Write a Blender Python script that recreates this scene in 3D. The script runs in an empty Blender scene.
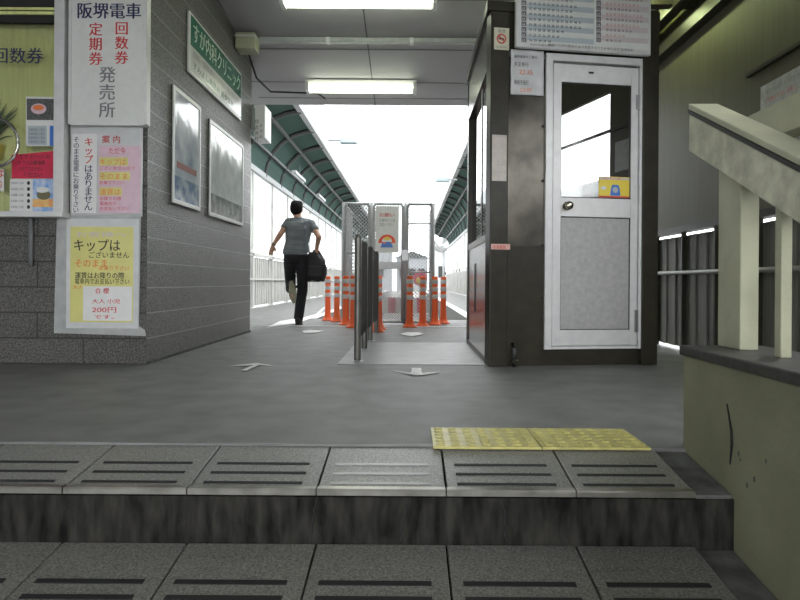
import bpy, bmesh, math, random
from mathutils import Vector, Matrix
random.seed(7)
S = bpy.context.scene
COL = S.collection
PI = math.pi

# ------------------------------------------------------------------ camera
H = 0.60
ROLL = math.radians(0.4)
cd = bpy.data.cameras.new('camera'); cam = bpy.data.objects.new('camera', cd); COL.objects.link(cam)
cd.sensor_width = 36; cd.lens = 28.8; cd.clip_start = 0.02; cd.clip_end = 500
cd.shift_x = -10/800; cd.shift_y = -18/800
cam.matrix_world = Matrix.Translation((0,0,H)) @ Matrix.Rotation(PI/2,4,'X') @ Matrix.Rotation(ROLL,4,'Z')
S.camera = cam
def P(px, py, D):
    u=(px-410)/640; v=(282-py)/640; c,s=math.cos(ROLL),math.sin(ROLL)
    return Vector(((u*c-v*s)*D, D, H+(u*s+v*c)*D))

# ------------------------------------------------------------------ world, exposure
w = bpy.data.worlds.new('overcast_sky'); S.world = w; w.use_nodes = True
bg = w.node_tree.nodes['Background']
bg.inputs[0].default_value = (0.95,0.98,1.0,1); bg.inputs[1].default_value = 4.2
vs = S.view_settings
vs.view_transform='Standard'; vs.look='None'; vs.gamma=1; vs.use_curve_mapping=False
vs.exposure = 0.5
TUBE = 6.0      # emission of the fluorescent tubes

# ------------------------------------------------------------------ materials
MATS={}
def mat(name, col, rough=0.6, metal=0.0, var=0.0, vscale=20, bump=0.0, bscale=60, emit=0.0, spec=0.5, stretch=None, col2=None, detail=4):
    if name in MATS: return MATS[name]
    m=bpy.data.materials.new(name); m.use_nodes=True; nt=m.node_tree; b=nt.nodes['Principled BSDF']
    c=(col[0],col[1],col[2],1)
    b.inputs['Base Color'].default_value=c; b.inputs['Roughness'].default_value=rough; b.inputs['Metallic'].default_value=metal
    b.inputs['Specular IOR Level'].default_value=spec
    g=nt.nodes.new('ShaderNodeNewGeometry')
    mp=nt.nodes.new('ShaderNodeMapping'); nt.links.new(g.outputs['Position'],mp.inputs[0])
    if stretch: mp.inputs['Scale'].default_value=stretch
    n=nt.nodes.new('ShaderNodeTexNoise'); n.inputs['Scale'].default_value=vscale; n.inputs['Detail'].default_value=detail
    nt.links.new(mp.outputs[0],n.inputs['Vector'])
    r=nt.nodes.new('ShaderNodeValToRGB')
    r.color_ramp.elements[0].position=0.3; r.color_ramp.elements[1].position=0.7
    lo=[max(0,x*(1-var)) for x in col]; hi=[min(1,x*(1+var)) for x in col]
    if col2: lo=list(col2); hi=list(col)
    r.color_ramp.elements[0].color=(*lo,1); r.color_ramp.elements[1].color=(*hi,1)
    nt.links.new(n.outputs['Fac'],r.inputs[0])
    nt.links.new(r.outputs[0],b.inputs['Base Color'])
    if bump>0:
        n2=nt.nodes.new('ShaderNodeTexNoise'); n2.inputs['Scale'].default_value=bscale; n2.inputs['Detail'].default_value=3
        nt.links.new(g.outputs['Position'],n2.inputs['Vector'])
        bp=nt.nodes.new('ShaderNodeBump'); bp.inputs['Strength'].default_value=bump; bp.inputs['Distance'].default_value=0.01
        nt.links.new(n2.outputs['Fac'],bp.inputs['Height']); nt.links.new(bp.outputs[0],b.inputs['Normal'])
    if emit>0:
        b.inputs['Emission Color'].default_value=c; b.inputs['Emission Strength'].default_value=emit
    MATS[name]=m; return m
def block_mat():
    m=bpy.data.materials.new('speckled_block_tile'); m.use_nodes=True; nt=m.node_tree; L=nt.links; b=nt.nodes['Principled BSDF']
    g=nt.nodes.new('ShaderNodeNewGeometry'); sx=nt.nodes.new('ShaderNodeSeparateXYZ'); L.new(g.outputs['Position'],sx.inputs[0])
    ad=nt.nodes.new('ShaderNodeMath'); ad.operation='ADD'; ad.inputs[1].default_value=2.66+6.6; L.new(sx.outputs['X'],ad.inputs[0])
    cx=nt.nodes.new('ShaderNodeCombineXYZ'); L.new(ad.outputs[0],cx.inputs[0]); L.new(sx.outputs['Z'],cx.inputs[1])
    br=nt.nodes.new('ShaderNodeTexBrick'); L.new(cx.outputs[0],br.inputs['Vector'])
    br.offset=0.5; br.inputs['Scale'].default_value=1; br.inputs['Mortar Size'].default_value=0.005; br.inputs['Mortar Smooth'].default_value=0.1
    br.inputs['Brick Width'].default_value=0.66; br.inputs['Row Height'].default_value=0.182
    br.inputs['Color1'].default_value=(1,1,1,1); br.inputs['Color2'].default_value=(.85,.85,.85,1); br.inputs['Mortar'].default_value=(0,0,0,1)
    n=nt.nodes.new('ShaderNodeTexNoise'); n.inputs['Scale'].default_value=95; n.inputs['Detail'].default_value=3; L.new(g.outputs['Position'],n.inputs['Vector'])
    r=nt.nodes.new('ShaderNodeValToRGB'); e=r.color_ramp.elements
    e[0].position=.36; e[0].color=(.062,.060,.055,1); e[1].position=.68; e[1].color=(.235,.228,.21,1)
    L.new(n.outputs['Fac'],r.inputs[0])
    mx=nt.nodes.new('ShaderNodeMix'); mx.data_type='RGBA'; mx.blend_type='MULTIPLY'; mx.inputs[0].default_value=1
    L.new(r.outputs[0],mx.inputs[6]); L.new(br.outputs['Color'],mx.inputs[7])
    mx2=nt.nodes.new('ShaderNodeMix'); mx2.data_type='RGBA'; L.new(br.outputs['Fac'],mx2.inputs[0]); L.new(mx.outputs[2],mx2.inputs[6])
    # mortar, glancing light painted in: pale on the side face, dark on the front
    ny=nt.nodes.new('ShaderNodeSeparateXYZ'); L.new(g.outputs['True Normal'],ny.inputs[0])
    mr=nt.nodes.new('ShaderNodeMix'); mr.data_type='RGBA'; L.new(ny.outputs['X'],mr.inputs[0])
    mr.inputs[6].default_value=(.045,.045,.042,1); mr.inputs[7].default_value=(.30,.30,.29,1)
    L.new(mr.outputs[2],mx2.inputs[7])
    L.new(mx2.outputs[2],b.inputs['Base Color'])
    b.inputs['Roughness'].default_value=.38
    n3=nt.nodes.new('ShaderNodeTexNoise'); n3.inputs['Scale'].default_value=110; n3.inputs['Detail'].default_value=2; L.new(g.outputs['Position'],n3.inputs['Vector'])
    bp=nt.nodes.new('ShaderNodeBump'); bp.inputs['Strength'].default_value=.9; bp.inputs['Distance'].default_value=.016; L.new(n3.outputs['Fac'],bp.inputs['Height'])
    bp2=nt.nodes.new('ShaderNodeBump'); bp2.invert=True; bp2.inputs['Strength'].default_value=.8; bp2.inputs['Distance'].default_value=.006
    L.new(br.outputs['Fac'],bp2.inputs['Height']); L.new(bp.outputs[0],bp2.inputs['Normal']); L.new(bp2.outputs[0],b.inputs['Normal'])
    return m
def glass_mat(name, refl, tint=(1,1,1)):
    m=bpy.data.materials.new(name); m.use_nodes=True; nt=m.node_tree; nt.nodes.remove(nt.nodes['Principled BSDF'])
    o=nt.nodes['Material Output']; t=nt.nodes.new('ShaderNodeBsdfTransparent'); t.inputs[0].default_value=(*tint,1)
    gl=nt.nodes.new('ShaderNodeBsdfGlossy'); gl.inputs['Roughness'].default_value=.015
    lw=nt.nodes.new('ShaderNodeLayerWeight'); lw.inputs[0].default_value=.35
    mr=nt.nodes.new('ShaderNodeMapRange'); mr.inputs['To Min'].default_value=refl; mr.inputs['To Max'].default_value=1
    nt.links.new(lw.outputs['Fresnel'],mr.inputs[0])
    mx=nt.nodes.new('ShaderNodeMixShader'); nt.links.new(mr.outputs[0],mx.inputs[0]); nt.links.new(t.outputs[0],mx.inputs[1]); nt.links.new(gl.outputs[0],mx.inputs[2])
    nt.links.new(mx.outputs[0],o.inputs[0]); return m
def translucent_mat(name,col,mixf=.5):
    m=bpy.data.materials.new(name); m.use_nodes=True; nt=m.node_tree; nt.nodes.remove(nt.nodes['Principled BSDF'])
    o=nt.nodes['Material Output']; d=nt.nodes.new('ShaderNodeBsdfDiffuse'); d.inputs[0].default_value=(*col,1)
    t=nt.nodes.new('ShaderNodeBsdfTranslucent'); t.inputs[0].default_value=(*col,1)
    mx=nt.nodes.new('ShaderNodeMixShader'); mx.inputs[0].default_value=mixf
    nt.links.new(d.outputs[0],mx.inputs[1]); nt.links.new(t.outputs[0],mx.inputs[2]); nt.links.new(mx.outputs[0],o.inputs[0]); return m

ASPH=mat('grey_asphalt',(.158,.158,.152),.55,var=.22,vscale=5,bump=.35,bscale=160,detail=8)
PADC=mat('smooth_concrete',(.26,.26,.255),.45,var=.15,vscale=7,bump=.1,bscale=90)
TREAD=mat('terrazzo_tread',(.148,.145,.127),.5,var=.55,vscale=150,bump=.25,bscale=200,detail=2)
TREADU=mat('terrazzo_top_tread',(.20,.20,.182),.36,var=.45,vscale=150,bump=.15,bscale=200,detail=2)  # paler copy of the tread terrazzo, top tread's sheen partly painted into its colour
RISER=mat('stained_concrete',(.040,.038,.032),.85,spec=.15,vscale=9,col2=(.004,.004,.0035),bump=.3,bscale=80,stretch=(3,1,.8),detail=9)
DARKC=mat('grimy_concrete',(.085,.085,.08),.8,var=.5,vscale=12,bump=.3)
GRIP=mat('black_grip',(.010,.010,.010),.7)
STEEL=mat('worn_steel',(.55,.54,.50),.25,1.0,var=.12,vscale=30)
NOSE=mat('nosing_steel',(.29,.28,.25),.28,.9,var=.25,vscale=14)
STEELD=mat('dull_steel',(.32,.32,.32),.35,.8,var=.1,vscale=20)
BLOCK=block_mat()
CEIL=mat('ceiling_board',(.46,.45,.47),.6,var=.05,vscale=2)
SEAM=mat('ceiling_seam',(.16,.16,.16),.8)
CREAM=mat('cream_paint',(.44,.44,.31),.5,var=.12,vscale=6,bump=.2,bscale=40)
PARA=mat('olive_parapet_paint',(.205,.205,.130),.6,var=.16,vscale=4,bump=.2,bscale=40)
CREAMW=mat('worn_cream_paint',(.55,.54,.41),.5,var=.3,vscale=14,bump=.5,bscale=50)
CAPD=mat('dark_cap',(.042,.04,.036),.5,var=.3,vscale=25)
BROWN=mat('dark_brown_enamel',(.030,.027,.018),.35,var=.25,vscale=9,spec=.3)
BROWNP=mat('brown_steel_panel',(.075,.068,.055),.25,.6,var=.5,vscale=5)
STAINL=mat('brushed_stainless',(.36,.35,.34),.2,1.0,var=.15,vscale=8)
ALU=mat('aluminium_white',(.67,.67,.66),.4,.2,var=.06,vscale=15)
ALUP=mat('grey_scratched_panel',(.40,.395,.385),.5,.2,var=.10,vscale=30,bump=.05)
BLACK=mat('black_rubber',(.012,.012,.012),.5)
DARK=mat('dark_interior',(.022,.022,.02),.8)
WHITE=mat('white_paint',(.78,.78,.76),.5,var=.04)
PAPER=mat('white_paper',(.74,.74,.72),.35,var=.04,vscale=9)
SHEET=mat('clear_tape_sheet',(.40,.41,.40),.3,var=.12,vscale=14,bump=.3,bscale=25)
LAMIN=mat('laminated_sheet',(.62,.63,.63),.12,var=.06,vscale=10,bump=.35,bscale=12)
PINK=mat('pink_paper',(.72,.52,.60),.2,var=.05,bump=.2,bscale=14)
YEL=mat('yellow_paper',(.68,.64,.22),.3,var=.06,vscale=7)
YELB=mat('bright_yellow',(.85,.66,.06),.4)
RED=mat('red_print',(.62,.05,.05),.4)
REDP=mat('red_paper',(.62,.03,.08),.35,var=.1)
ORP=mat('orange_print',(.80,.22,.06),.4)
NAVY=mat('navy_print',(.02,.025,.09),.4)
BLK=mat('black_print',(.02,.02,.02),.4)
GRYP=mat('grey_print',(.18,.18,.19),.4)
BLUE=mat('blue_print',(.06,.20,.62),.4)
LBLUE=mat('pale_blue_print',(.45,.51,.54),.4)
LPINK=mat('pale_pink_print',(.60,.53,.53),.4)
SIGNW=mat('white_sign_face',(.70,.71,.68),.25,var=.03)
GREENS=mat('green_sign_face',(.03,.17,.11),.15)
CURT=mat('yellow_green_curtain',(.72,.76,.30),.7,var=.12,vscale=3,stretch=(12,1,1))
ORANGE=mat('orange_post',(.86,.13,.025),.4)
SILV=mat('silver_band',(.55,.55,.55),.35)
GALV=mat('galvanised_steel',(.50,.51,.52),.45,.25,var=.08)
CANOG=translucent_mat('green_canopy_sheet',(.085,.130,.115),.12)
RIB=mat('dark_canopy_steel',(.045,.05,.048),.5)
GUT=mat('grey_gutter',(.30,.31,.31),.5)
CORRW=translucent_mat('white_corrugated_sheet',(.80,.82,.82),.5)
SCREEN=translucent_mat('frosted_white_panel',(.86,.87,.86),.6)
FENW=mat('white_fence',(.46,.455,.43),.6,var=.15,vscale=3,stretch=(1,6,1))
RWALL=mat('green_brown_wall',(.085,.078,.044),.55,spec=.3,var=.12,vscale=3,stretch=(1,10,.6))
RFEN=mat('brown_fence',(.17,.165,.14),.55,var=.2,vscale=4,stretch=(1,8,.6))
GLASS=glass_mat('door_glass',.42,(.75,.75,.75))
GLASSW=glass_mat('window_glass',.06)
SKIN=mat('skin',(.52,.30,.21),.5)
HAIR=mat('black_hair',(.012,.010,.010),.85,bump=.4,bscale=150,spec=.15)
SHIRT=mat('grey_striped_shirt',(.20,.22,.23),.8,vscale=22,col2=(.12,.135,.145),stretch=(.15,.15,2.2))
TROU=mat('black_trousers',(.012,.012,.016),.8)
SHOE=mat('black_shoe',(.015,.015,.015),.5)
SOLE=mat('olive_sole',(.30,.30,.20),.6,var=.2)
BAG=mat('black_bag',(.010,.010,.011),.6,bump=.3)
STRAP=mat('grey_strap',(.16,.18,.21),.7)
TACT=mat('yellow_tactile',(.52,.47,.16),.45,var=.18,vscale=25)
TUBEG=mat('lit_greenish_tube',(.86,1.0,.50),.4,emit=40)
TUBEM=mat('lit_fluorescent_tube',(.93,1.0,.80),.4,emit=TUBE)
LEAF=mat('leaf_green',(.10,.16,.05),.5,var=.4)
LINEW=mat('white_road_paint_and_light',(.72,.72,.71),.6,var=.25,vscale=35)
GRAVEL=mat('track_gravel',(.17,.16,.15),.9,var=.5,vscale=30,bump=.8,bscale=30)
FARB=mat('distant_plaster',(.30,.31,.32),.8,var=.15)
STREET=mat('street_asphalt',(.22,.22,.22),.8,var=.1)
PLATE=mat('dirty_notice_plate',(.42,.43,.40),.4,var=.2,vscale=20)

# ------------------------------------------------------------------ mesh builder
ORG={}
XF=None      # set while the angled booth front is being built
class MB:
    def __init__(s): s.v=[]; s.f=[]
    def add(s,vs,fs,M=None):
        o=len(s.v)
        s.v+= [ (M@Vector(v) if M else Vector(v)) for v in vs]; s.f+=[[i+o for i in f] for f in fs]; return s
    def box(s,x0,x1,y0,y1,z0,z1,M=None):
        return s.add([(x0,y0,z0),(x1,y0,z0),(x1,y1,z0),(x0,y1,z0),(x0,y0,z1),(x1,y0,z1),(x1,y1,z1),(x0,y1,z1)],
            [(0,3,2,1),(4,5,6,7),(0,1,5,4),(1,2,6,5),(2,3,7,6),(3,0,4,7)],M)
    def prism(s,pts,d):      # planar polygon extruded by vector d
        n=len(pts); d=Vector(d); pts=[Vector(p) for p in pts]
        return s.add(pts+[p+d for p in pts],[list(range(n))[::-1],list(range(n,2*n))]+[[i,(i+1)%n,n+(i+1)%n,n+i] for i in range(n)])
    def tube(s,path,r,n=10,cap=True):
        path=[Vector(p) for p in path]; rs=r if isinstance(r,(list,tuple)) else [r]*len(path); rings=[]
        for i,p in enumerate(path):
            a=path[max(0,i-1)]; b=path[min(len(path)-1,i+1)]; t=(b-a).normalized()
            up=Vector((0,0,1)) if abs(t.z)<.9 else Vector((0,1,0))
            e=t.cross(up).normalized(); f=e.cross(t)
            rr=rs[i]; rx,ry=(rr if isinstance(rr,(list,tuple)) else (rr,rr))
            rings.append([p+e*math.cos(2*PI*k/n)*rx+f*math.sin(2*PI*k/n)*ry for k in range(n)])
        vs=[v for R in rings for v in R]; fs=[]
        for i in range(len(rings)-1):
            for k in range(n): fs.append([i*n+k,i*n+(k+1)%n,(i+1)*n+(k+1)%n,(i+1)*n+k])
        if cap: fs+= [list(range(n))[::-1],[ (len(rings)-1)*n+k for k in range(n)]]
        return s.add(vs,fs)
    def lathe(s,prof,n=20,M=None):      # profile (r,z) about z
        vs=[(r*math.cos(2*PI*k/n),r*math.sin(2*PI*k/n),z) for r,z in prof for k in range(n)]; fs=[]
        for i in range(len(prof)-1):
            for k in range(n): fs.append([i*n+k,i*n+(k+1)%n,(i+1)*n+(k+1)%n,(i+1)*n+k])
        fs+=[list(range(n))[::-1],[(len(prof)-1)*n+k for k in range(n)]]
        return s.add(vs,fs,M)
    def ball(s,c,rx,ry,rz,n=14,m=9,M=None):
        vs=[];fs=[]
        for i in range(m+1):
            t=PI*i/m
            for k in range(n): vs.append((c[0]+rx*math.sin(t)*math.cos(2*PI*k/n),c[1]+ry*math.sin(t)*math.sin(2*PI*k/n),c[2]+rz*math.cos(t)))
        for i in range(m):
            for k in range(n): fs.append([i*n+k,(i+1)*n+k,(i+1)*n+(k+1)%n,i*n+(k+1)%n])
        return s.add(vs,fs,M)
    def grid(s,fn,nu,nv):
        vs=[fn(i/nu,j/nv) for i in range(nu+1) for j in range(nv+1)]
        return s.add(vs,[[i*(nv+1)+j,(i+1)*(nv+1)+j,(i+1)*(nv+1)+j+1,i*(nv+1)+j+1] for i in range(nu) for j in range(nv)])
    def build(s,name,m,parent=None,label=None,cat=None,group=None,kind=None,bevel=0,smooth=False,solid=0,remesh=0,org=None):
        if XF: s.v=[XF@v for v in s.v]
        base=ORG.get(parent.name,Vector()) if parent else Vector()
        if parent is None:
            if org is None:
                xs=[v.x for v in s.v]; ys=[v.y for v in s.v]; zs=[v.z for v in s.v]
                org=Vector(((min(xs)+max(xs))/2,(min(ys)+max(ys))/2,min(zs)))
            O=Vector(org)
        else: O=base
        me=bpy.data.meshes.new(name); me.from_pydata([v-O for v in s.v],[],s.f)
        bm=bmesh.new(); bm.from_mesh(me); bmesh.ops.remove_doubles(bm,verts=bm.verts,dist=1e-5)
        bmesh.ops.recalc_face_normals(bm,faces=bm.faces)
        bm.to_mesh(me); bm.free()
        me.materials.append(m)
        o=bpy.data.objects.new(name,me); COL.objects.link(o)
        if parent: o.parent=parent
        else: o.location=O
        ORG[o.name]=O
        if smooth:
            for p in me.polygons: p.use_smooth=True
        if solid: md=o.modifiers.new('solid','SOLIDIFY'); md.thickness=solid; md.offset=0
        if remesh:
            md=o.modifiers.new('remesh','REMESH'); md.mode='VOXEL'; md.voxel_size=remesh; md.use_smooth_shade=True
            md=o.modifiers.new('smooth','SMOOTH'); md.factor=.5; md.iterations=4
        if bevel: md=o.modifiers.new('bevel','BEVEL'); md.width=bevel; md.segments=2; md.limit_method='ANGLE'
        tag(o,label,cat,group,kind); return o
def tag(o,label=None,cat=None,group=None,kind=None):
    if label: o['label']=label
    if cat: o['category']=cat
    if group: o['group']=group
    if kind: o['kind']=kind
    return o
def thing(name,loc,label=None,cat=None,group=None,kind=None):
    o=bpy.data.objects.new(name,None); o.empty_display_size=.1; COL.objects.link(o); o.location=loc; ORG[o.name]=Vector(loc)
    return tag(o,label,cat,group,kind)
def copy_tree(o,parent=None):
    c=o.copy(); COL.objects.link(c); ORG[c.name]=ORG[o.name]
    if parent: c.parent=parent
    for ch in [x for x in COL.objects if x.parent==o]: copy_tree(ch,c)
    return c
def B(x0,x1,y0,y1,z0,z1): return MB().box(x0,x1,y0,y1,z0,z1)

# flat lettering: origin o, right vector r, up vector u (unit); size = height of a character
def text(body,o,r,u,size,m,parent,name='lettering',width=None,align='LEFT',bold=.0,line=1.0,depth=.0012):
    cu=bpy.data.curves.new('t','FONT'); cu.body=body; cu.size=1; cu.align_x=align; cu.space_line=line; cu.resolution_u=3
    t=bpy.data.objects.new('t',cu); COL.objects.link(t)
    dg=bpy.context.evaluated_depsgraph_get(); me=bpy.data.meshes.new_from_object(t.evaluated_get(dg))
    COL.objects.unlink(t); bpy.data.objects.remove(t)
    r=Vector(r).normalized(); u=Vector(u).normalized(); n=r.cross(u)
    xs=[v.co.x for v in me.vertices]
    sx=size
    if width and xs: sx=width/(max(xs)-min(xs))
    x0=(min(xs) if align=='LEFT' else 0) if xs else 0
    base=ORG[parent.name]
    for v in me.vertices:
        q=Vector(o)+r*((v.co.x-x0)*sx)+u*(v.co.y*size)+n*depth
        v.co=(XF@q if XF else q)-base
    me.materials.clear(); me.materials.append(m)
    if bold:
        bm=bmesh.new(); bm.from_mesh(me); sh=(XF.to_3x3() if XF else Matrix.Identity(3))@(r*(bold*sx)+n*.0006)
        geo=bm.verts[:]+bm.edges[:]+bm.faces[:]
        d=bmesh.ops.duplicate(bm,geom=geo)
        bmesh.ops.translate(bm,verts=[e for e in d['geom'] if isinstance(e,bmesh.types.BMVert)],vec=sh)
        bm.to_mesh(me); bm.free()
    ob=bpy.data.objects.new(name,me); COL.objects.link(ob); ob.parent=parent; ORG[ob.name]=base
    return ob
def vtext(body,o,r,u,size,m,parent,step=None,**k):
    return text('\n'.join(body),o,r,u,size,m,parent,align='CENTER',line=(step or size)/size,**k)
RX=Vector((1,0,0)); UZ=Vector((0,0,1))

# ================================================================== SETTING
def struct(name,mb,m,parent=None,**k):
    return mb.build(name,m,parent,kind=None if parent else 'structure',org=None if parent else Vector((0,0,0)),**k)
YE=2.335                       # edge of asphalt / top strip of the stairs
floor=struct('floor',MB().box(-7,2.6,YE,10.2,-.6,0).box(-7,-1.5,10.2,46,-.6,0).box(.95,2.6,10.2,46,-.6,0),ASPH)
struct('track_bed',MB().box(-1.5,.95,10.2,90,-.75,-.55),GRAVEL)
struct('ground',MB().box(-80,80,-60,140,-1.4,-1.3),STREET)
struct('concrete_pad',MB().box(-.52,.56,4.62,6.3,-.02,.006),PADC)
struct('trim_1',MB().box(-2.2,.95,8.55,8.62,-.02,.005),LINEW)
# pale platform edging along the pit
struct('trim_2',MB().box(.95,1.12,10.2,46,0,.012),WHITE)
struct('trim_3',MB().box(-1.62,-1.5,10.2,46,0,.012),WHITE)

# staircase
st=thing('staircase',(0,0,0),kind='structure')
xj=[-3.50,-3.095,-2.69,-2.285,-1.88,-1.475,-1.07,-.685,-.285,.118,.52,.89]
YF=1.985; SLP=.13          # treads pitch slightly down towards the viewer
core=MB()
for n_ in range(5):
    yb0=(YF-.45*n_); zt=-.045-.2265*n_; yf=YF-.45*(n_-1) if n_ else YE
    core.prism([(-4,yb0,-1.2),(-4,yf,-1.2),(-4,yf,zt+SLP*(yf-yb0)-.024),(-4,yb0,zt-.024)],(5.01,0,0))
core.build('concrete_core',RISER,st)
for lvl in range(2):
    y0=YF-.45*lvl; zt=-.045-.2265*lvl; y1=(YE if lvl==0 else YF)-.002
    zf=lambda y: zt+SLP*(y-y0)
    def slab(a,b,ya,yb,t0,t1): return MB().prism([(a,ya,zf(ya)+t0),(a,yb,zf(yb)+t0),(a,yb,zf(yb)+t1),(a,ya,zf(ya)+t1)],(b-a,0,0))
    for a,b in zip(xj[2:],xj[3:]):
        wd=b-a
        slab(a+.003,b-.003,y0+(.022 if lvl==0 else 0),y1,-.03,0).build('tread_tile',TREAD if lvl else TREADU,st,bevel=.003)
        for k in range(3):
            yy=y0+.035+.073*k
            if lvl: yy=y0+(.05,.165,.235)[k]
            slab(a+wd*.09,b-wd*.13,yy,yy+(.014 if lvl==0 else .020),-.004,.0025).build('grip_strip',GRIP if b<-.2 or a>.1 or lvl else STEELD,st)
        if lvl==0:
            MB().prism([(a+.001,y0-.006,zt-.017),(a+.001,y0-.006,zt-.003),(a+.001,y0-.003,zt+.003),(a+.001,y0+.018,zt+.005),(a+.001,y0+.018,zt-.02)],(b-a-.004,0,0)).build('nosing',NOSE,st)
    slab(.893,1.005,y0+.006,y1,-.04,-.012).build('side_strip',DARKC,st)
# cracks down the riser
for x in (-.285,.0,.29):
    pth=[]; xx=x
    for k in range(8):
        pth.append((xx,YF-.001,-.07-.019*k)); xx+=random.uniform(-.008,.008)
    MB().tube(pth,[.0035,.002,.003,.002,.003,.0018,.003,.001],5).build('crack',GRIP,st)
# worn edge of the asphalt
struct('trim_4',MB().grid(lambda u,v:(-4+4.85*u,YE-.012+.03*v+.008*math.sin(u*47)*v,.001+.006*math.sin(v*PI)),120,4),PADC)

# left building
XL=-1.88; YC=4.57; YB=7.53
WT=3.9
wl=MB()
wl.box(-7,XL,YC+.0,YC+.18,-.02,.97)               # below window
zs=P(20,217,YC).z; xw=P(66,100,YC).x
wl=MB().box(-7,XL,YC,YC+.2,-.02,zs-.0).box(xw,XL,YC,YC+.2,zs,WT).box(-7,xw,YC,YC+.2,2.75,WT)
wl.box(XL-.2,XL,YC+.2,YB,-.02,WT).box(-7,XL-.2,YB-.2,YB,-.02,WT-.4)
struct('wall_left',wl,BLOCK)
struct('baseboard_left',MB().box(XL,XL+.012,YC,YB,-.0,.02),DARKC)
# ceilings (slopes down away from the stairs)
def zc(y): return 3.34-.15*(y-6.2) if y>6.2 else 3.34-.09*(y-6.2)
c=MB(); c.prism([(-7,-4.5,3.9),(-7,0,3.9),(-7,6.2,3.34),(-7,8.62,zc(8.62)),(-7,8.62,zc(8.62)+.1),(-7,6.2,3.44),(-7,0,4.0),(-7,-4.5,4.0)],(8.9,0,0))
struct('ceiling',c,CEIL)
sm=MB()
for yy in (3.2,4.2,5.2,6.2,7.15,7.95,8.4): sm.prism([(-2.0,yy,zc(yy)-.004),(-2.0,yy+.014,zc(yy)-.004),(-2.0,yy+.014,zc(yy)+.01),(-2.0,yy,zc(yy)+.01)],(3.9,0,0))
sm.prism([(-.49,2,zc(2)-.004),(-.49,6.2,zc(6.2)-.004),(-.49,8.62,zc(8.62)-.004),(-.49,8.62,zc(8.62)+.01),(-.49,6.2,zc(6.2)+.01),(-.49,2,zc(2)+.01)],(.014,0,0))
struct('trim_5',sm,SEAM)
# fascia at the far edge of the ceiling
struct('trim_6',MB().box(-3.4,1.9,8.60,8.66,zc(8.62)+.01,zc(8.62)+.16),GUT)

# right side wall: dark sheet above, slatted fence below, light showing through the gaps
XR=2.44
struct('wall_right',MB().box(XR,XR+.05,3.35,9.0,1.058,3.75).box(XR,XR+.05,-4.5,3.35,2.5,3.95).box(XR,XR+.05,-4.5,.1,-1.3,1.07),RWALL)
fr=thing('wall_right_fence',(XR,3,0),kind='structure')
def zgap(y): return 1.085
for k in range(15):
    y0=.15+.62*k
    f=MB()
    nn=6
    for q in range(nn):
        a=y0+(.62/nn)*q; f.box(XR+.02+(.012 if q%2 else 0),XR+.035+(.012 if q%2 else 0),a,a+.62/nn+.001,.03,1.035)
    f.build('fence_panel',RFEN,fr)
    B(XR-.012,XR+.03,y0-.012,y0+.012,0,1.08).build('fence_post',BROWN,fr)
MB().tube([(XR-.035,-.1,.70),(XR-.035,9.0,.70)],.02,10).build('fence_rail',mat('grey_rail_paint',(.26,.26,.23),.4),fr,smooth=True)
struct('trim_7',MB().box(XR-.06,XR,-.3,9,1.058,1.11),BROWN)
struct('wall_rear',MB().box(1.6,2.5,-4.6,-4.5,-1.3,4.0).box(-5,1.6,-4.6,-4.5,2.9,4.0),FARB)
struct('wall_left_rear',MB().box(-5.1,-5,-4.5,YC,-1.3,4.0),FARB)
t=thing('tram_car',(4.7,-3,-1.3),'grey tram car standing outside beyond the open right side, behind the viewer','tram')
MB().prism([(3.5,-9,-.9),(5.8,-9,-.9),(5.8,-9,1.75),(5.45,-9,2.05),(3.85,-9,2.05),(3.5,-9,1.75)],(0,11.4,0)).build('body',mat('tram_grey',(.30,.31,.31),.4,.1),t,bevel=.08)
for k in range(9): B(3.48,3.52,-8.6+1.2*k,-7.7+1.2*k,.55,1.45).build('window',mat('tram_glass',(.05,.06,.07),.1),t)
for yy in (-7,0): MB().tube([(4.0,yy,-.95),(5.3,yy,-.95)],.36,16).build('wheel_pair',BLACK,t)
# roof over the right aisle
struct('ceiling_right',MB().prism([(1.9,-4.5,3.92),(1.9,9,3.2),(2.6,9,3.2),(2.6,-4.5,3.92)],(0,0,.06)),mat('aisle_roof_cream',(.50,.50,.30),.6,var=.1))
bm_=MB().box(XR-.09,XR-.0,3.0,9,2.76,2.86).box(XR-.22,XR-.12,-.3,9,2.95,3.05).box(XR-.36,XR-.28,-.3,9,3.10,3.18)
struct('trim_8',bm_,BROWN)
struct('trim_9',MB().box(1.75,XR,5.45,5.55,2.98,3.08).box(1.75,XR,3.2,3.3,3.0,3.1).box(1.75,XR,7.7,7.8,2.95,3.05),BROWN)
struct('trim_10',MB().box(XR-.03,XR,1.0,4.62,2.09,2.115),BROWN)
pl=thing('wall_notice_plate',(XR-.01,4.0,1.7),'grimy pale notice plate on the dark right wall behind the handrails','notice')
B(XR-.012,XR-.001,3.45,4.45,1.68,1.97).build('plate',PLATE,pl)
LY=Vector((0,-1,0))
for i in range(4):
    text('ご注意ください 足もと' if i%2 else '階段では走らないで下さい',(XR-.013,4.38,1.90-.06*i),LY,UZ,.035,RED if i==1 else GRYP,pl)

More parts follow.
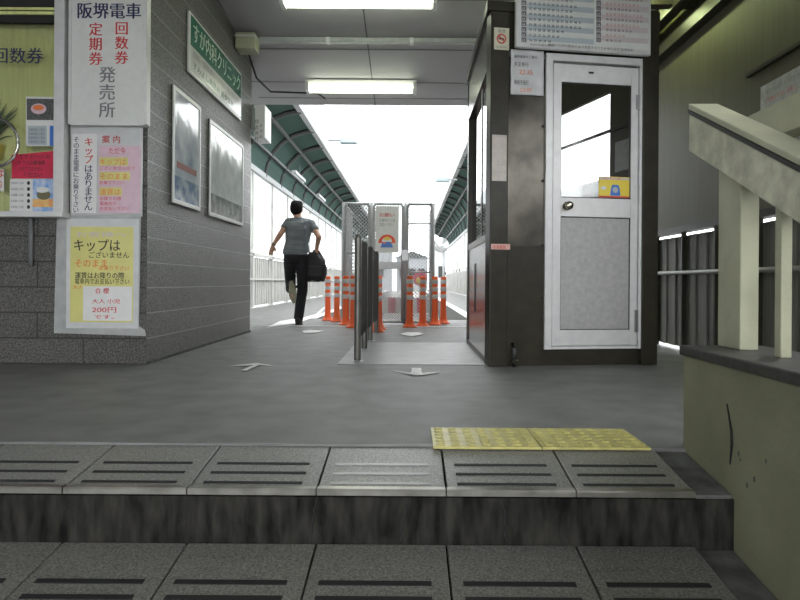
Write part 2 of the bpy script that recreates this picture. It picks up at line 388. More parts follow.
# ================================================================== far platforms
wf=thing('wall_left_screen',(-3.45,8,0),kind='structure')
yb=[8+2.0*k for k in range(20)]
for y in yb[:-1]:
    B(-3.5,-3.47,y+.06,y+1.94,1.35,3.0).build('frosted_panel',SCREEN,wf)
    f=MB()
    for q in range(10):
        a=y+.05+.19*q; f.box(-3.50,-3.48,a,a+.12,.05,1.13).box(-3.48,-3.46,a+.12,a+.19,.05,1.13)
    f.build('corrugated_sheet',FENW,wf)
for y in yb: B(-3.53,-3.43,y-.05,y+.05,0,3.1).build('post',FENW,wf)
MB().box(-3.47,-3.42,8,46,.62,.66).box(-3.49,-3.43,8,46,1.14,1.22).build('rail',FENW,wf)
B(-3.55,-3.40,8,46,3.0,3.12).build('top_beam',GUT,wf)
wr=thing('wall_right_screen',(2.5,9,0),kind='structure')
for k in range(18):
    y=9.1+2.0*k
    B(2.48,2.51,y+.06,y+1.94,1.3,2.8).build('frosted_panel',SCREEN,wr)
    f=MB()
    for q in range(10):
        a=y+.05+.19*q; f.box(2.48,2.5,a,a+.12,.05,1.13).box(2.46,2.48,a+.12,a+.19,.05,1.13)
    f.build('corrugated_sheet',FENW,wr)
    B(2.43,2.53,y-.05,y+.05,0,2.9).build('post',FENW,wr)
B(2.42,2.55,9.1,45,2.8,2.92).build('top_beam',GUT,wr)

def canopy(name,label,xo,zo,xi,zi,y0,y1,step):
    t=thing(name,(xo,y0,zo),label,'canopy')
    def arc(u):      # from wall (outer) to free inner edge, rising quickly then flattening
        a=u*PI/2
        return xo+(xi-xo)*(1-math.cos(a)), zo+(zi-zo)*math.sin(a)
    def arc2(u):
        x1,z1=arc(u); x2=xo+(xi-xo)*u; z2=zo+(zi-zo)*u
        return .95*x1+.05*x2,.95*z1+.05*z2
    MB().grid(lambda u,v:(arc2(u)[0],y0+(y1-y0)*v,arc2(u)[1]),14,2).build('roof_sheet',CANOG,t,solid=.012)
    n=int((y1-y0)/step)
    for k in range(n+1):
        y=y0+.1+step*k
        MB().tube([(arc2(u/10)[0],y,arc2(u/10)[1]-.05) for u in range(11)],.06,6).build('rib',RIB,t)
    for u in (.33,.66): MB().box(arc2(u)[0]-.03,arc2(u)[0]+.03,y0,y1,arc2(u)[1]-.11,arc2(u)[1]-.05).build('purlin',RIB,t)
    MB().box(xi-.06,xi+.06,y0,y1,zi-.09,zi+.03).build('gutter',GUT,t)
    s=1 if xi>xo else -1
    nn=int((y1-y0)/.3)
    if s>0: MB().grid(lambda u,v:(xi+s*(.05+.32*u),y0+(y1-y0)*v,zi+.06+.20*u+.05*math.sin(v*nn*2*PI)),2,nn*6).build('corrugated_edge',CORRW,t,solid=.008)
    return t
canopy('platform_canopy','green arched canopy with dark ribs over the left platform',-3.45,3.1,-2.30,4.2,8.0,46,1.75)
canopy('platform_canopy','green ribbed canopy over the right platform, beyond the ticket booth',2.48,2.9,1.47,4.2,9.1,46,1.75)

# overhead wire, lamps, mirror, distant town
ow=thing('overhead_wire',(-.52,30,5),'thin overhead tram wire with insulators against the white sky','wire')
MB().tube([(-.52,12,5.05),(-.52,30,5.0),(-.52,80,5.05)],.007,6).build('wire',RIB,ow)
MB().tube([(-.52,80,-1.3),(-.52,80,5.2)],.08,8).build('mast',GUT,ow)
for y in (21,25,32): MB().lathe([(.02,-.12),(.06,-.1),(.03,-.04),(.06,0),(.03,.05),(.05,.1)],10,Matrix.Translation((-.52,y,5.1))).build('insulator',GALV,ow)
for sgn,x0,x1,y,z,lb in ((1,-2.25,-1.62,16.7,4.25,'grey lamp on a short arm off the left canopy gutter'),(-1,1.45,1.0,20,3.78,'small grey lamp on an arm off the right canopy gutter')):
    t=thing('canopy_lamp',((x0+x1)/2,y,z),lb,'lamp')
    MB().tube([(x0,y,z+.02),(x1,y,z+.05)],.025,8).build('arm',GUT,t)
    xm=x1; MB().box(xm-.22,xm+.22,y-.12,y+.12,z-.06,z+.08).build('lamp_housing',mat('blue_grey_lamp',(.30,.36,.38),.5),t,bevel=.03)
for y,px,py in ((15.5,299,178),(19.5,321,199)):
    p=P(px,py,y); t=thing('canopy_strip_light',p,'narrow strip light under the left canopy, '+('nearer of two' if y<17 else 'farther of two'),'light')
    MB().box(p.x-.05,p.x+.05,y-.7,y+.7,p.z,p.z+.07).build('housing',GUT,t); MB().tube([(p.x,y-.65,p.z-.02),(p.x,y+.65,p.z-.02)],.018,8).build('tube',GALV,t)
    MB().tube([(p.x,y,p.z+.05),(p.x,y,p.z+.36)],.012,6).build('hanger',RIB,t)
t=thing('convex_mirror',(1.3,20,0),'round convex mirror on a post on the right platform','mirror')
MB().tube([(1.05,20.1,0),(1.05,20.1,1.95)],.035,10).build('post',GALV,t,smooth=True)
MB().ball((.97,20,1.76),.24,.07,.24,20,12).build('mirror_dome',mat('mirror_white',(.75,.76,.76),.15,.6),t,smooth=True)
for i,(x0,x1,y,h,lb) in enumerate(((-9,-2.2,75,5.0,'low grey building far down the line, left of the tracks'),(-2.0,2.6,95,4.2,'grey building at the far end of the line between the platforms'),(2.8,9,80,5.5,'low grey building far down the line, right of the tracks'))):
    t=thing('distant_building',((x0+x1)/2,y,-1.3),lb,'building')
    MB().box(x0,x1,y,y+6,-1.3,h).build('wall',FARB,t)
    MB().prism([(x0-.3,y-.3,h),(x1+.3,y-.3,h),((x0+x1)/2,y-.3,h+1.0)],(0,6.6,0)).build('roof',RIB,t)
    for k in range(3):
        xx=x0+(x1-x0)*(.2+.3*k); MB().box(xx-.5,xx+.5,y-.04,y,1.2,2.6).build('window',DARK,t)
# rails
for x,lb in ((-.95,'left steel rail of the tram track beyond the mesh gate'),(.35,'right steel rail of the tram track beyond the mesh gate')):
    MB().box(x-.03,x+.03,12,90,-.55,-.45).build('rail',STEELD,None,lb,'rail')

# ================================================================== lamps on the ceiling
def fixture(cx,y,ln,label,z=None):
    z0=z if z is not None else zc(y)
    t=thing('ceiling_light',(cx,y,z0),label,'ceiling light',group=None)
    MB().prism([(cx-ln/2,y-.10,z0-.0),(cx-ln/2,y-.04,z0-.06),(cx-ln/2,y+.04,z0-.06),(cx-ln/2,y+.10,z0)],(ln,0,0)).build('housing',WHITE,t)
    for s in (-1,1):
        MB().box(cx+s*(ln/2-.02)-.02,cx+s*(ln/2-.02)+.02,y-.09,y+.09,z0-.13,z0-.03).build('end_socket',ALU,t)
    for q in (-.055,.055):
        MB().tube([(cx-ln/2+.05,y+q,z0-.10),(cx+ln/2-.05,y+q,z0-.10)],.019,12).build('fluorescent_tube',TUBEM,t,smooth=True)
fixture((357-410)/640*6.1,6.1,1.49,'lit twin tube ceiling light at the top edge of the view, nearer the stairs')
fixture((360-410)/640*7.95,7.95,1.37,'lit twin tube ceiling light near the open far edge of the ceiling')
fixture(-.5,3.6,1.45,'lit twin tube ceiling light above the stairs, overhead')
# tube light above the right aisle (runs along the aisle)
t=thing('aisle_light',(2.02,5.9,3.0),'lit tube light high above the right aisle, beside the booth roof','ceiling light')
B(1.97,2.07,4.85,6.1,3.10,3.16).build('housing',WHITE,t)
MB().tube([(2.02,4.9,3.06),(2.02,6.05,3.06)],.019,10).build('fluorescent_tube',TUBEG,t,smooth=True)
MB().tube([(2.02,5.5,3.16),(2.02,5.5,3.32)],.01,6).build('hanger',RIB,t)
# cable duct and junction box
zz=zc(6.97)-.004
t=thing('cable_duct',(-.5,6.89,zz),'pale grey cable duct running across the grey ceiling','cable duct')
B(-1.64,.72,6.86,6.93,zz-.05,zz).build('duct',SHEET,t,bevel=.008)
for x in (-.9,.0): B(x-.02,x+.02,6.85,6.94,zz-.056,zz).build('bracket',ALU,t)
t=thing('junction_box',(-1.75,6.85,zz-.17),'cream box at the corner of wall and ceiling, end of the cable duct','junction box')
B(-1.86,-1.65,6.74,6.95,zz-.17,zz).build('box_body',CREAM,t,bevel=.01)
B(-1.865,-1.645,6.73,6.955,zz-.05,zz-.03).build('lid_edge',ALU,t)
MB().tube([(-1.84,7.2,zz-.05),(-1.84,7.6,zc(7.6)-.12),(-1.78,8.1,zc(8.1)-.06),(-1.2,8.2,zc(8.2)-.03),(-1.1,8.2,zc(8.2)-.1)],.012,6).build('ceiling_cable',DARK,None,'thin dark cable sagging along the ceiling above the shop sign','cable')

# ================================================================== left front: ticket window and notices
YW=YC-.05
def R2(px0,py0,px1,py1,D): # rectangle on a plane y=D -> x0,x1,z0,z1
    a=P(px0,py1,D); b=P(px1,py0,D); return a.x,b.x,a.z,b.z
tw=thing('window_1',(-2.6,YW,1.0),kind='structure')
x0,x1,z0,z1=R2(55,-40,67,217,YW)
B(x0,x1,YW-.03,YC+.02,z0,z1).build('frame_stile',ALU,tw,bevel=.004)
xs_=P(55,0,YW).x; xe=-4.2
B(xe,P(69,0,YW).x,YW-.07,YC+.02,P(0,217.5,YW).z,P(0,212,YW).z).build('sill',ALU,tw,bevel=.004)
B(xe,xs_,YW,YW+.04,P(0,22,YW).z,P(0,-40,YW).z).build('header_shutter',DARK,tw)
for a,b in ((8,10.5),(12,15)): B(xe,xs_,YW-.012,YW,P(30,b,YW).z,P(30,a,YW).z).build('shutter_rail',CURT,tw)
B(xe,xs_,YW+.02,YW+.026,P(0,212,YW).z,P(0,22,YW).z).build('pane',GLASSW,tw)
B(xe,xs_+.1,YW+.13,YW+.15,.9,2.7).build('curtain',CURT,tw)
YG=YW+.018      # papers on the glass
def lettering(px,py,body,h,m,parent,D,bold=0,width=None,name='lettering'):
    p=P(px,py,D); k=D/640
    return text(body,p,RX,UZ,h*k/.75 if False else h*k,m,parent,bold=bold,width=width*k if width else None,name=name)
# window lettering on the glass
t=thing('window_lettering',P(20,62,YG),'navy vinyl lettering on the ticket window glass','lettering')
p=P(-27,62,YG); text('定期・回数券',P(-60,61.5,YG),RX,UZ,17*YG/640,NAVY,t,bold=.0252,width=103*YG/640)
t=thing('food_poster',P(40,146,YG),'small poster with an orange food photo inside the ticket window','poster')
x0,x1,z0,z1=R2(26,97,55,146,YG); B(x0,x1,YG-.003,YG,z0,z1).build('sheet',PAPER,t)
x0,x1,z0,z1=R2(27,99,54,120,YG); B(x0,x1,YG-.0045,YG-.003,z0,z1).build('photo_area',mat('photo_dark',(.10,.10,.10),.4,var=.5,vscale=60),t)
c=P(39,109,YG); MB().ball((c.x,YG-.005,c.z),.055,.002,.038,16,8).build('photo_plate',PINK,t); MB().ball((c.x,YG-.007,c.z+.008),.04,.002,.02,14,6).build('photo_dish',ORP,t)
x0,x1,z0,z1=R2(28,126,47,145,YG); B(x0,x1,YG-.0045,YG-.003,z0,z1).build('text_panel',LBLUE,t)
for i in range(4): text('営業時間のご案内',P(29,131+4*i,YG-.005),RX,UZ,.022,GRYP,t,width=.11)
x0,x1,z0,z1=R2(50,126,54,146,YG); B(x0,x1,YG-.0045,YG-.003,z0,z1).build('edge_bar',BLUE,t)
t=thing('red_notice',P(33,178,YG),'red notice with black writing inside the ticket window','notice')
a=[P(12,155,YG),P(12,178.5,YG),P(54,178.5,YG),P(54,151,YG)]; MB().prism(a,(0,-.003,0)).build('sheet',REDP,t)
for i,(s,xx) in enumerate((('ＩＣカードの',20),('おつりは乗換券',18),('代売りできません',19),('ください',24))):
    text(s,P(xx,158.5+6*i,YG-.004),RX,UZ,.035,BLK,t,width=(30-3*i if i<3 else 18)*YG/640)
t=thing('price_leaflet',P(20,212,YG),'white price list sheet below the red notice in the ticket window','leaflet')
x0,x1,z0,z1=R2(10,179,33,211.5,YG); B(x0,x1,YG-.003,YG,z0,z1).build('sheet',PAPER,t)
for i in range(5):
    text('お取扱い内容',P(11,184+6*i,YG-.0035),RX,UZ,.02,GRYP,t,width=.09); c=P(28.5,183+6*i,YG-.004); MB().ball(c,.011,.001,.014,10,6).build('price_dot',BLK,t)
t=thing('blue_leaflet',P(44,212,YG),'bright blue picture leaflet at the lower right corner of the ticket window','leaflet')
x0,x1,z0,z1=R2(33,179,55,211.5,YG); B(x0,x1,YG-.003,YG,z0,z1).build('sheet',mat('blue_cloud_print',(.14,.34,.72),.4,vscale=22,col2=(.6,.68,.8)),t)
x0,x1,z0,z1=R2(33,199,55,207,YG); B(x0,x1,YG-.004,YG-.003,z0,z1).build('lower_band',mat('orange_mixed',(.8,.3,.12),.4,vscale=30,col2=(.8,.6,.2)),t)
c=P(44,195,YG); MB().ball((c.x,YG-.004,c.z),.05,.002,.035,14,8).build('picture_blob',mat('olive_print',(.16,.15,.08),.5),t)
c=P(43,190,YG); MB().ball((c.x,YG-.005,c.z),.045,.002,.022,14,8).build('picture_cap',PAPER,t)
t=thing('pink_lettered_strip',P(0,190,YG),'narrow white strip with pink letters at the left edge of the ticket window','notice')
x0,x1,z0,z1=R2(-10,169,4,191,YG); B(x0,x1,YG-.003,YG,z0,z1).build('sheet',PAPER,t); vtext('はり',P(-.5,177,YG-.004),RX,UZ,.07,RED,t,step=.08)
# hoop and plant behind the glass
c=P(-4,143,YW-.05)
t=thing('chrome_hoop',c,'thin chrome ring hanging at the left of the ticket window','hoop')
MB().tube([(c.x+.155*math.cos(a*2*PI/40),c.y,c.z+.165*math.sin(a*2*PI/40)) for a in range(41)],.011,8).build('ring',STEEL,t,smooth=True)
MB().tube([(c.x,c.y,c.z+.165),(c.x,c.y+.06,c.z+.22)],.006,6).build('hanger',STEEL,t)
c=P(-6,160,YW+.1); t=thing('potted_spiky_plant',c,'spiky green plant behind the ticket window glass','plant')
MB().lathe([(.05,0),(.07,.1),(.075,.11)],16,Matrix.Translation(c)).build('pot',YELB,t,smooth=True)
lf=MB()
for k in range(60):
    a=random.uniform(0,2*PI); L=random.uniform(.22,.42); r=random.uniform(.05,.2); h=math.sqrt(max(.01,L*L-r*r))
    q=[Vector((c.x+r*math.cos(a)*s**1.5,c.y+.22*r*math.sin(a)*s,c.z+.1+h*s-.1*s*s*(r/.1)*.5)) for s in (0,.4,.7,1)]
    lf.tube(q,[.004,.006,.005,.001],4)
lf.build('leaves',LEAF,t)

# white company sign
YS=YC-.06
t=thing('company_sign_board',P(107,125,YS),'tall white sign board headed by four navy characters on the corner pillar','sign')
x0,x1,z0,z1=R2(70,-14,146,124,YS); B(x0,x1,YS,YC-.001,z0,z1).build('board',SIGNW,t,bevel=.006)
fb=MB(); fb.box(x0-.012,x0+.008,YS-.006,YC-.001,z0,z1).box(x1-.008,x1+.012,YS-.006,YC-.001,z0,z1).box(x0+.008,x1-.008,YS-.006,YC-.001,z0-.008,z0+.012); fb.build('frame',ALU,t)
k=YS/640
text('阪堺電車',P(77.5,17,YS-.001),RX,UZ,17*k,NAVY,t,bold=.045,width=63*k)
vtext('回数券',P(121.5,33.5,YS-.001),RX,UZ,14*k,RED,t,step=14.7*k,bold=.04)
vtext('定期券',P(95.5,34.5,YS-.001),RX,UZ,14*k,RED,t,step=14.7*k,bold=.04)
vtext('発売所',P(107,81,YS-.001),RX,UZ,17*k,GRYP,t,step=17.6*k,bold=.035)
# laminated notice
YN=YC-.012
t=thing('laminated_notice',P(106,215,YN),'crinkled laminated notice with vertical red and black lettering below the white sign board','notice')
k=YN/640
x0,x1,z0,z1=R2(70,126,143,216,YN); MB().grid(lambda u,v:(x0+(x1-x0)*u,YN+.004*math.sin(9*u+5*v)*math.sin(7*v),z0+(z1-z0)*v),20,20).build('sheet',LAMIN,t,solid=.003,smooth=True)
x0,x1,z0,z1=R2(72,134,97,213,YN-.007); B(x0,x1,YN-.009,YN-.006,z0,z1).build('white_strip',PAPER,t)
vtext('そのまま電車にお乗り下さい',P(76.3,142,YN-.0095),RX,UZ,6.4*k,NAVY,t,step=5.85*k,bold=.025)
vtext('キップ',P(88.5,145.5,YN-.0095),RX,UZ,9.5*k,RED,t,step=8.7*k,bold=.03)
vtext('はありません',P(88.5,172,YN-.0095),RX,UZ,9*k,NAVY,t,step=7.6*k,bold=.0255)
text('案 内',P(102,142.5,YN-.0095),RX,UZ,8.5*k,RED,t,width=18*k)
x0,x1,z0,z1=R2(98.5,146,141,213,YN-.007); B(x0,x1,YN-.009,YN-.006,z0,z1).build('pink_sheet',PINK,t)
for (s,py,px,wd,hl) in (('ただ今',153.5,109,18,0),('キップは',164.5,100,28,1),('ございませんので',169.5,100,38,0),('そのまま',179,100,30,1),('お乗り下さい',184,100,26,0),('運賃は',194.5,100,22,1),('お降りの際',200,100,23,0),('電車内で',205,100,18,0),('お支払い下さい',210,100,32,0)):
    if hl:
        x0,x1,z0,z1=R2(px-.5,py-7,px+wd,py+1,YN-.0095); B(x0,x1,YN-.0105,YN-.009,z0,z1).build('yellow_highlight',YEL,t)
    text(s,P(px,py,YN-.011),RX,UZ,(7 if hl or py<160 else 4)*k,RED if not hl else ORP,t,width=wd*.92*k)
# yellow poster in taped sleeve
t=thing('yellow_poster',P(102,336,YN),'yellow fare poster taped in a clear sleeve near the foot of the corner pillar','poster')
A=[P(57,220,YN),P(54,333,YN),P(146,336,YN),P(145,330,YN),P(139,326,YN),P(141,214,YN),P(62,216,YN)]
MB().prism(A,(0,-.003,0)).build('tape_sleeve',SHEET,t)
x0,x1,z0,z1=R2(66,219,139,328,YN-.004); B(x0,x1,YN-.006,YN-.003,z0,z1).build('backing_sheet',LAMIN,t)
x0,x1,z0,z1=R2(70,227,133.5,322,YN-.007); B(x0,x1,YN-.009,YN-.006,z0,z1).build('sheet',YEL,t)
yp=YN-.0095
for s,px,py,h,wd,m in (('お客様へ',76,236.5,6,50,LPINK),('キップは',74,250,13,46,BLK),('ございません',89,257.5,7,40,BLK),('そのまま',75,266.5,9,32,ORP),('お乗り下さい',99,270,5,30,ORP),('運賃はお降りの際',75,278,7,49,BLK),('電車内でお支払い下さい',75,283.5,6,54,BLK),('大人',73,288.5,4,10,ORP)):
    text(s,P(px,py,yp),RX,UZ,h*k*1.0,m,t,width=wd*k,bold=.025)
x0,x1,z0,z1=R2(83,286.5,132,320.5,yp); B(x0,x1,yp-.002,yp,z0,z1).build('white_slip',PAPER,t)
for s,px,py,h,wd in (('合 櫻',95,293,6,14),('大人 小児',92,303,5,28),('200円',92,312,6.5,24),('です。',94,318.5,4.5,20)):
    text(s,P(px,py,yp-.003),RX,UZ,h*k,RED,t,width=wd*k,bold=.025)
# conduit pipe on the front wall under the sill
MB().tube([(P(31,240,YC-.02).x,YC-.02,P(31,266,YC-.02).z),(P(31,240,YC-.02).x,YC-.02,P(31,217,YC-.02).z)],.016,10).build('conduit_stub',GRYP,None,'short dark pipe hanging below the ticket window sill','pipe',smooth=True)

# ------------------------------------------------------------------ side wall signs (plane x = XL)
def SX(px,py,x):          # point on a plane x=const
    u=(px-410)/640; D=x/u; 
    for _ in range(3):
        q=P(px,py,D); D*=x/q.x
    return P(px,py,D)
RY=Vector((0,1,0))
xs=XL+.025
TL=SX(191,9,xs); TR=SX(242,76,xs); BL=SX(188,68,xs); BR=SX(241,123,xs)
ya=(TL.y+BL.y)/2; yb_=(TR.y+BR.y)/2; zt=(TL.z+TR.z)/2; zb=(BL.z+BR.z)/2
t=thing('clinic_sign',(xs,(ya+yb_)/2,zb),'green and white clinic sign board high on the left block wall','sign')
B(XL+.001,xs,ya,yb_,zb,zt).build('board',ALU,t,bevel=.008)
hh=zt-zb; B(xs,xs+.003,ya+.03,yb_-.03,zb+hh*.46,zt-.03).build('green_face',GREENS,t)
B(xs,xs+.003,ya+.03,yb_-.03,zb+.03,zb+hh*.45).build('white_face',SIGNW,t)
text('すが内科クリニック',(xs+.0035,ya+.08,zb+hh*.58),RY,UZ,hh*.36,mat('pale_green_letters',(.55,.72,.60),.3),t,width=(yb_-ya)*.9,bold=.03)
text('内科・循環器科・小児科 電話受付中',(xs+.0035,ya+.08,zb+hh*.30),RY,UZ,hh*.13,GRYP,t,width=(yb_-ya)*.86)
text('すみよし鳥居前 徒歩三分',(xs+.0035,ya+.08,zb+hh*.12),RY,UZ,hh*.13,GREENS,t,width=(yb_-ya)*.75)
def poster(c,lb,seed,colA,colB,extra):
    x=XL+.018
    p=[SX(px,py,x) for px,py in c]      # TL TR BR BL
    y0=(p[0].y+p[3].y)/2; y1=(p[1].y+p[2].y)/2; z1=(p[0].z+p[1].z)/2; z0=(p[2].z+p[3].z)/2
    t=thing('framed_poster',(x,(y0+y1)/2,z0),lb,'poster')
    B(XL+.001,x-.012,y0,y1,z0,z1).build('backing',DARK,t)
    f=MB()
    wd=.035
    f.box(XL+.001,x,y0,y0+wd,z0,z1).box(XL+.001,x,y1-wd,y1,z0,z1).box(XL+.001,x,y0+wd,y1-wd,z0,z0+wd).box(XL+.001,x,y0+wd,y1-wd,z1-wd,z1)
    f.build('frame',ALU,t,bevel=.004)
    m=mat('poster_print_%d'%seed,colA,.08,vscale=3+seed,col2=colB,bump=.25,bscale=5)
    B(x-.012,x-.008,y0+wd,y1-wd,z0+wd,z1-wd).build('print',m,t)
    for (a,b,c2,d,mm) in extra:
        B(x-.008,x-.0075,y0+wd+(y1-y0-2*wd)*a,y0+wd+(y1-y0-2*wd)*b,z0+wd+(z1-z0-2*wd)*c2,z0+wd+(z1-z0-2*wd)*d).build('print_block',mm,t)
poster([(175,86),(203,108),(199,210),(172,203)],'tall framed poster with blue swirls on the block wall, nearer the corner',1,(.85,.87,.90),(.34,.38,.48),[(.0,1,0,.22,mat('poster_blue',(.10,.16,.34),.1,vscale=9,col2=(.6,.65,.7),bump=.2,bscale=6)),(.1,.9,.30,.36,mat('poster_red',(.40,.16,.14),.15))])
poster([(211,119),(245,147),(242,226),(209,215)],'pale framed poster under wrinkled film on the block wall, farther from the corner',2,(.88,.90,.89),(.58,.61,.60),[(.0,1,0,.22,mat('poster_dark',(.16,.17,.15),.1,vscale=12,col2=(.5,.5,.5),bump=.2,bscale=6))])
# projecting white sign at the far end of the wall
a=P(254,105,7.62); b=P(265,148,7.62)
t=thing('projecting_sign',(a.x,7.62,b.z),'white projecting box sign at the far end of the block wall','sign')
B(a.x,b.x,7.60,7.95,b.z+.12,a.z).build('box_body',mat('white_sign_plastic',(.85,.86,.86),.4),t,bevel=.005)
B(XL-.1,a.x+.02,7.52,7.60,b.z+.2,a.z-.05).build('bracket',GUT,t)
vtext('住吉大社',(a.x+.04,7.599,a.z-.22),RX,UZ,.055,GRYP,t,step=.07)
vtext('すみよし',(a.x+.09,7.599,a.z-.27),RX,UZ,.045,GRYP,t,step=.06)

# ================================================================== ticket booth
bt=thing('ticket_booth',(1.2,5.4,0),'dark brown glazed ticket booth with a white aluminium door','booth')
YA=4.56; YZ=6.27; bx0=.566; bx1=1.785; BT=2.54
zsill=.93; zbm=2.17
TH=math.radians(9)
def FP(px,py,dy=0):        # point on the angled front face of the booth, in the booth's own square frame
    t=math.tan(TH); u=(px-410-(py-282)*-.007)/640
    D=(YA-bx0*t)/(1-u*t); p=P(px,py,D)
    return Vector((bx0+(p.x-bx0)/math.cos(TH),YA+dy,p.z))
def R3(px0,py0,px1,py1):
    a=FP(px0,(py0+py1)/2); b=FP(px1,(py0+py1)/2); m=(px0+px1)/2
    return a.x,b.x,FP(m,py1).z,FP(m,py0).z
def pxx(px): return FP(px,206).x
def pz(py,px=590): return FP(px,py).z
FRONT=Matrix.Translation((bx0,YA,0))@Matrix.Rotation(TH,4,'Z')@Matrix.Translation((-bx0,-YA,0))
XF=FRONT
bx1=pxx(657)
xp=pxx(508); xd0=pxx(545); xd1=pxx(641)
B(bx0,xp,YA,YA+.12,0,BT).build('corner_post',BROWN,bt,bevel=.006)
B(xd1,bx1,YA-.02,YA+.12,0,2.62).build('corner_post',BROWN,bt,bevel=.006)
B(xp,xd0,YA+.015,YA+.06,pz(246,525),pz(57,525)).build('upper_front_panel',BROWNP,bt)
B(xp,xd0,YA+.008,YA+.06,0.0,pz(246,525)).build('lower_front_panel',BROWN,bt)
for zz_ in (pz(318),pz(298),pz(246),pz(182),pz(128)): MB().ball((xd0-.012,YA+.006,zz_),.010,.008,.010,8,5).build('bolt',BLACK,bt)
B(xp,xd1,YA+.02,YA+.08,0,pz(349)).build('plinth',BROWN,bt)
B(xp,xd1,YA+.015,YA+.1,pz(56),BT).build('lintel',BROWN,bt)
XF=None
bx1r=(FRONT@Vector((bx1,YA,0))).x
# side facing the gate line
B(bx0-.01,bx0+.08,YA+.12,YZ,zbm,BT).build('side_beam',BROWNP,bt,bevel=.004)
B(bx0+.0,bx0+.05,YA+.12,YZ-.1,0.03,zsill).build('side_panel',STAINL,bt)
B(bx0-.008,bx0+.06,YA+.12,YZ,zsill-.02,zsill+.03).build('window_sill',BROWNP,bt)
B(bx0-.008,bx0+.06,YA+.12,YZ,0,.05).build('skirting',BROWN,bt)
B(bx0-.01,bx0+.1,YZ-.1,YZ,0,BT).build('rear_post',BROWN,bt)
B(bx0+.01,bx0+.04,YA+.62,YA+.68,zsill,zbm).build('mullion',BROWN,bt)
B(bx0+.015,bx0+.023,YA+.12,YA+.62,zsill+.03,zbm).build('side_glass',GLASS,bt)
B(bx0+.03,bx0+.038,YA+.68,YZ-.1,zsill+.03,zbm).build('side_glass',GLASS,bt)
zz1=H+(282-263)/640*5.5; zz0=H+(282-311)/640*5.5
B(bx0-.004,bx0+.01,5.50,5.60,zz0,zz1).build('ticket_slot',BLACK,bt)
# back, far side, roof, inside
B(bx0+.1,bx1r,YZ-.06,YZ,0,1.0).build('rear_panel',BROWN,bt)
B(bx0+.1,bx1r,YZ-.06,YZ,2.1,BT).build('rear_beam',BROWN,bt)
B(bx0+.1,bx1r-.02,YZ-.035,YZ-.025,1.0,2.1).build('rear_glass',GLASSW,bt)
bx1=FRONT@Vector((bx1,YA,0)); YR=bx1.y; bx1=bx1.x
B(bx1-.05,bx1,YR+.12,YZ-.06,0,BT).build('far_side_panel',DARK,bt)
MB().prism([(bx0-.03,YA-.01,BT),(bx1+.01,YR-.01,BT),(bx1+.01,YZ+.03,BT),(bx0-.03,YZ+.03,BT)],(0,0,.07)).build('roof',BROWN,bt)
B(bx0+.05,bx1-.06,YA+.9,YZ-.06,.7,.75).build('counter',BROWNP,bt)
# door frame + door
XF=FRONT
fz0=pz(349); fz1=pz(56)
fm=MB(); a0=pxx(545); a1=pxx(552); b0=pxx(638.5); b1=pxx(642.5)
fm.box(a0,a1,YA-.01,YA+.07,fz0,fz1).box(b0,b1,YA-.01,YA+.07,fz0,fz1).box(a1,b0,YA-.01,YA+.07,pz(63),fz1).box(a1,b0,YA-.005,YA+.07,fz0,fz0+.02)
fm.build('door_frame',ALU,bt,bevel=.003)
dr=bpy.data.objects.new('door',None); COL.objects.link(dr); dr.parent=bt; ORG[dr.name]=ORG[bt.name]
d0=pxx(553); d1=pxx(638); g0=pxx(561); g1=pxx(631)
lf_=MB(); yD=YA+.005
lf_.box(d0,g0,yD,yD+.035,fz0+.025,pz(65)).box(g1,d1,yD,yD+.035,fz0+.025,pz(65)).box(g0,g1,yD,yD+.035,pz(83),pz(65)).box(g0,g1,yD,yD+.035,pz(217),pz(198)).box(g0,g1,yD,yD+.035,fz0+.025,pz(330))
o=lf_.build('door_leaf',ALU,dr,bevel=.003)
B(g0,g1,yD+.015,yD+.021,pz(198),pz(83)).build('door_glass',GLASS,dr)
B(g0,g1,yD+.012,yD+.022,pz(330),pz(217)).build('door_panel',ALUP,dr)
gk=MB()
for (za,zb_) in ((pz(330),pz(217)),(pz(198),pz(83))): gk.box(g0,g0+.006,yD+.008,yD+.02,za,zb_).box(g1-.006,g1,yD+.008,yD+.02,za,zb_).box(g0,g1,yD+.008,yD+.02,za,za+.006).box(g0,g1,yD+.008,yD+.02,zb_-.006,zb_)
gk.build('gasket',BLACK,dr)
kc=FP(567,206,yD-YA); M=Matrix.Translation((kc.x,yD,kc.z))@Matrix.Rotation(PI/2,4,'X')
MB().lathe([(.032,0),(.032,.008),(.014,.012),(.014,.03),(.026,.036),(.030,.05),(.026,.062),(.010,.066)],20,M).build('door_knob',mat('brass_knob',(.50,.46,.36),.2,1.0),dr,smooth=True)
for a,b in ((95,109),(310,332)): B(pxx(635.5),pxx(639.5),yD-.014,yD,pz(b,637),pz(a,637)).build('hinge',STEELD,dr)
B(pxx(588),pxx(593),yD-.003,yD,pz(73.5),pz(71.5)).build('keeper',BLACK,dr)
# drain pipe at foot
t=thing('drain_pipe',FP(514,364,YA-.02-YA),'short black pipe standing at the foot of the booth front','pipe')
MB().tube([(pxx(514),YA-.03,0),(pxx(514),YA-.03,.13),(pxx(514),YA+.01,.16)],.015,10).build('pipe',BLACK,t,smooth=True); B(pxx(511),pxx(518),YA-.05,YA,.03,.05).build('clamp',BROWN,t)

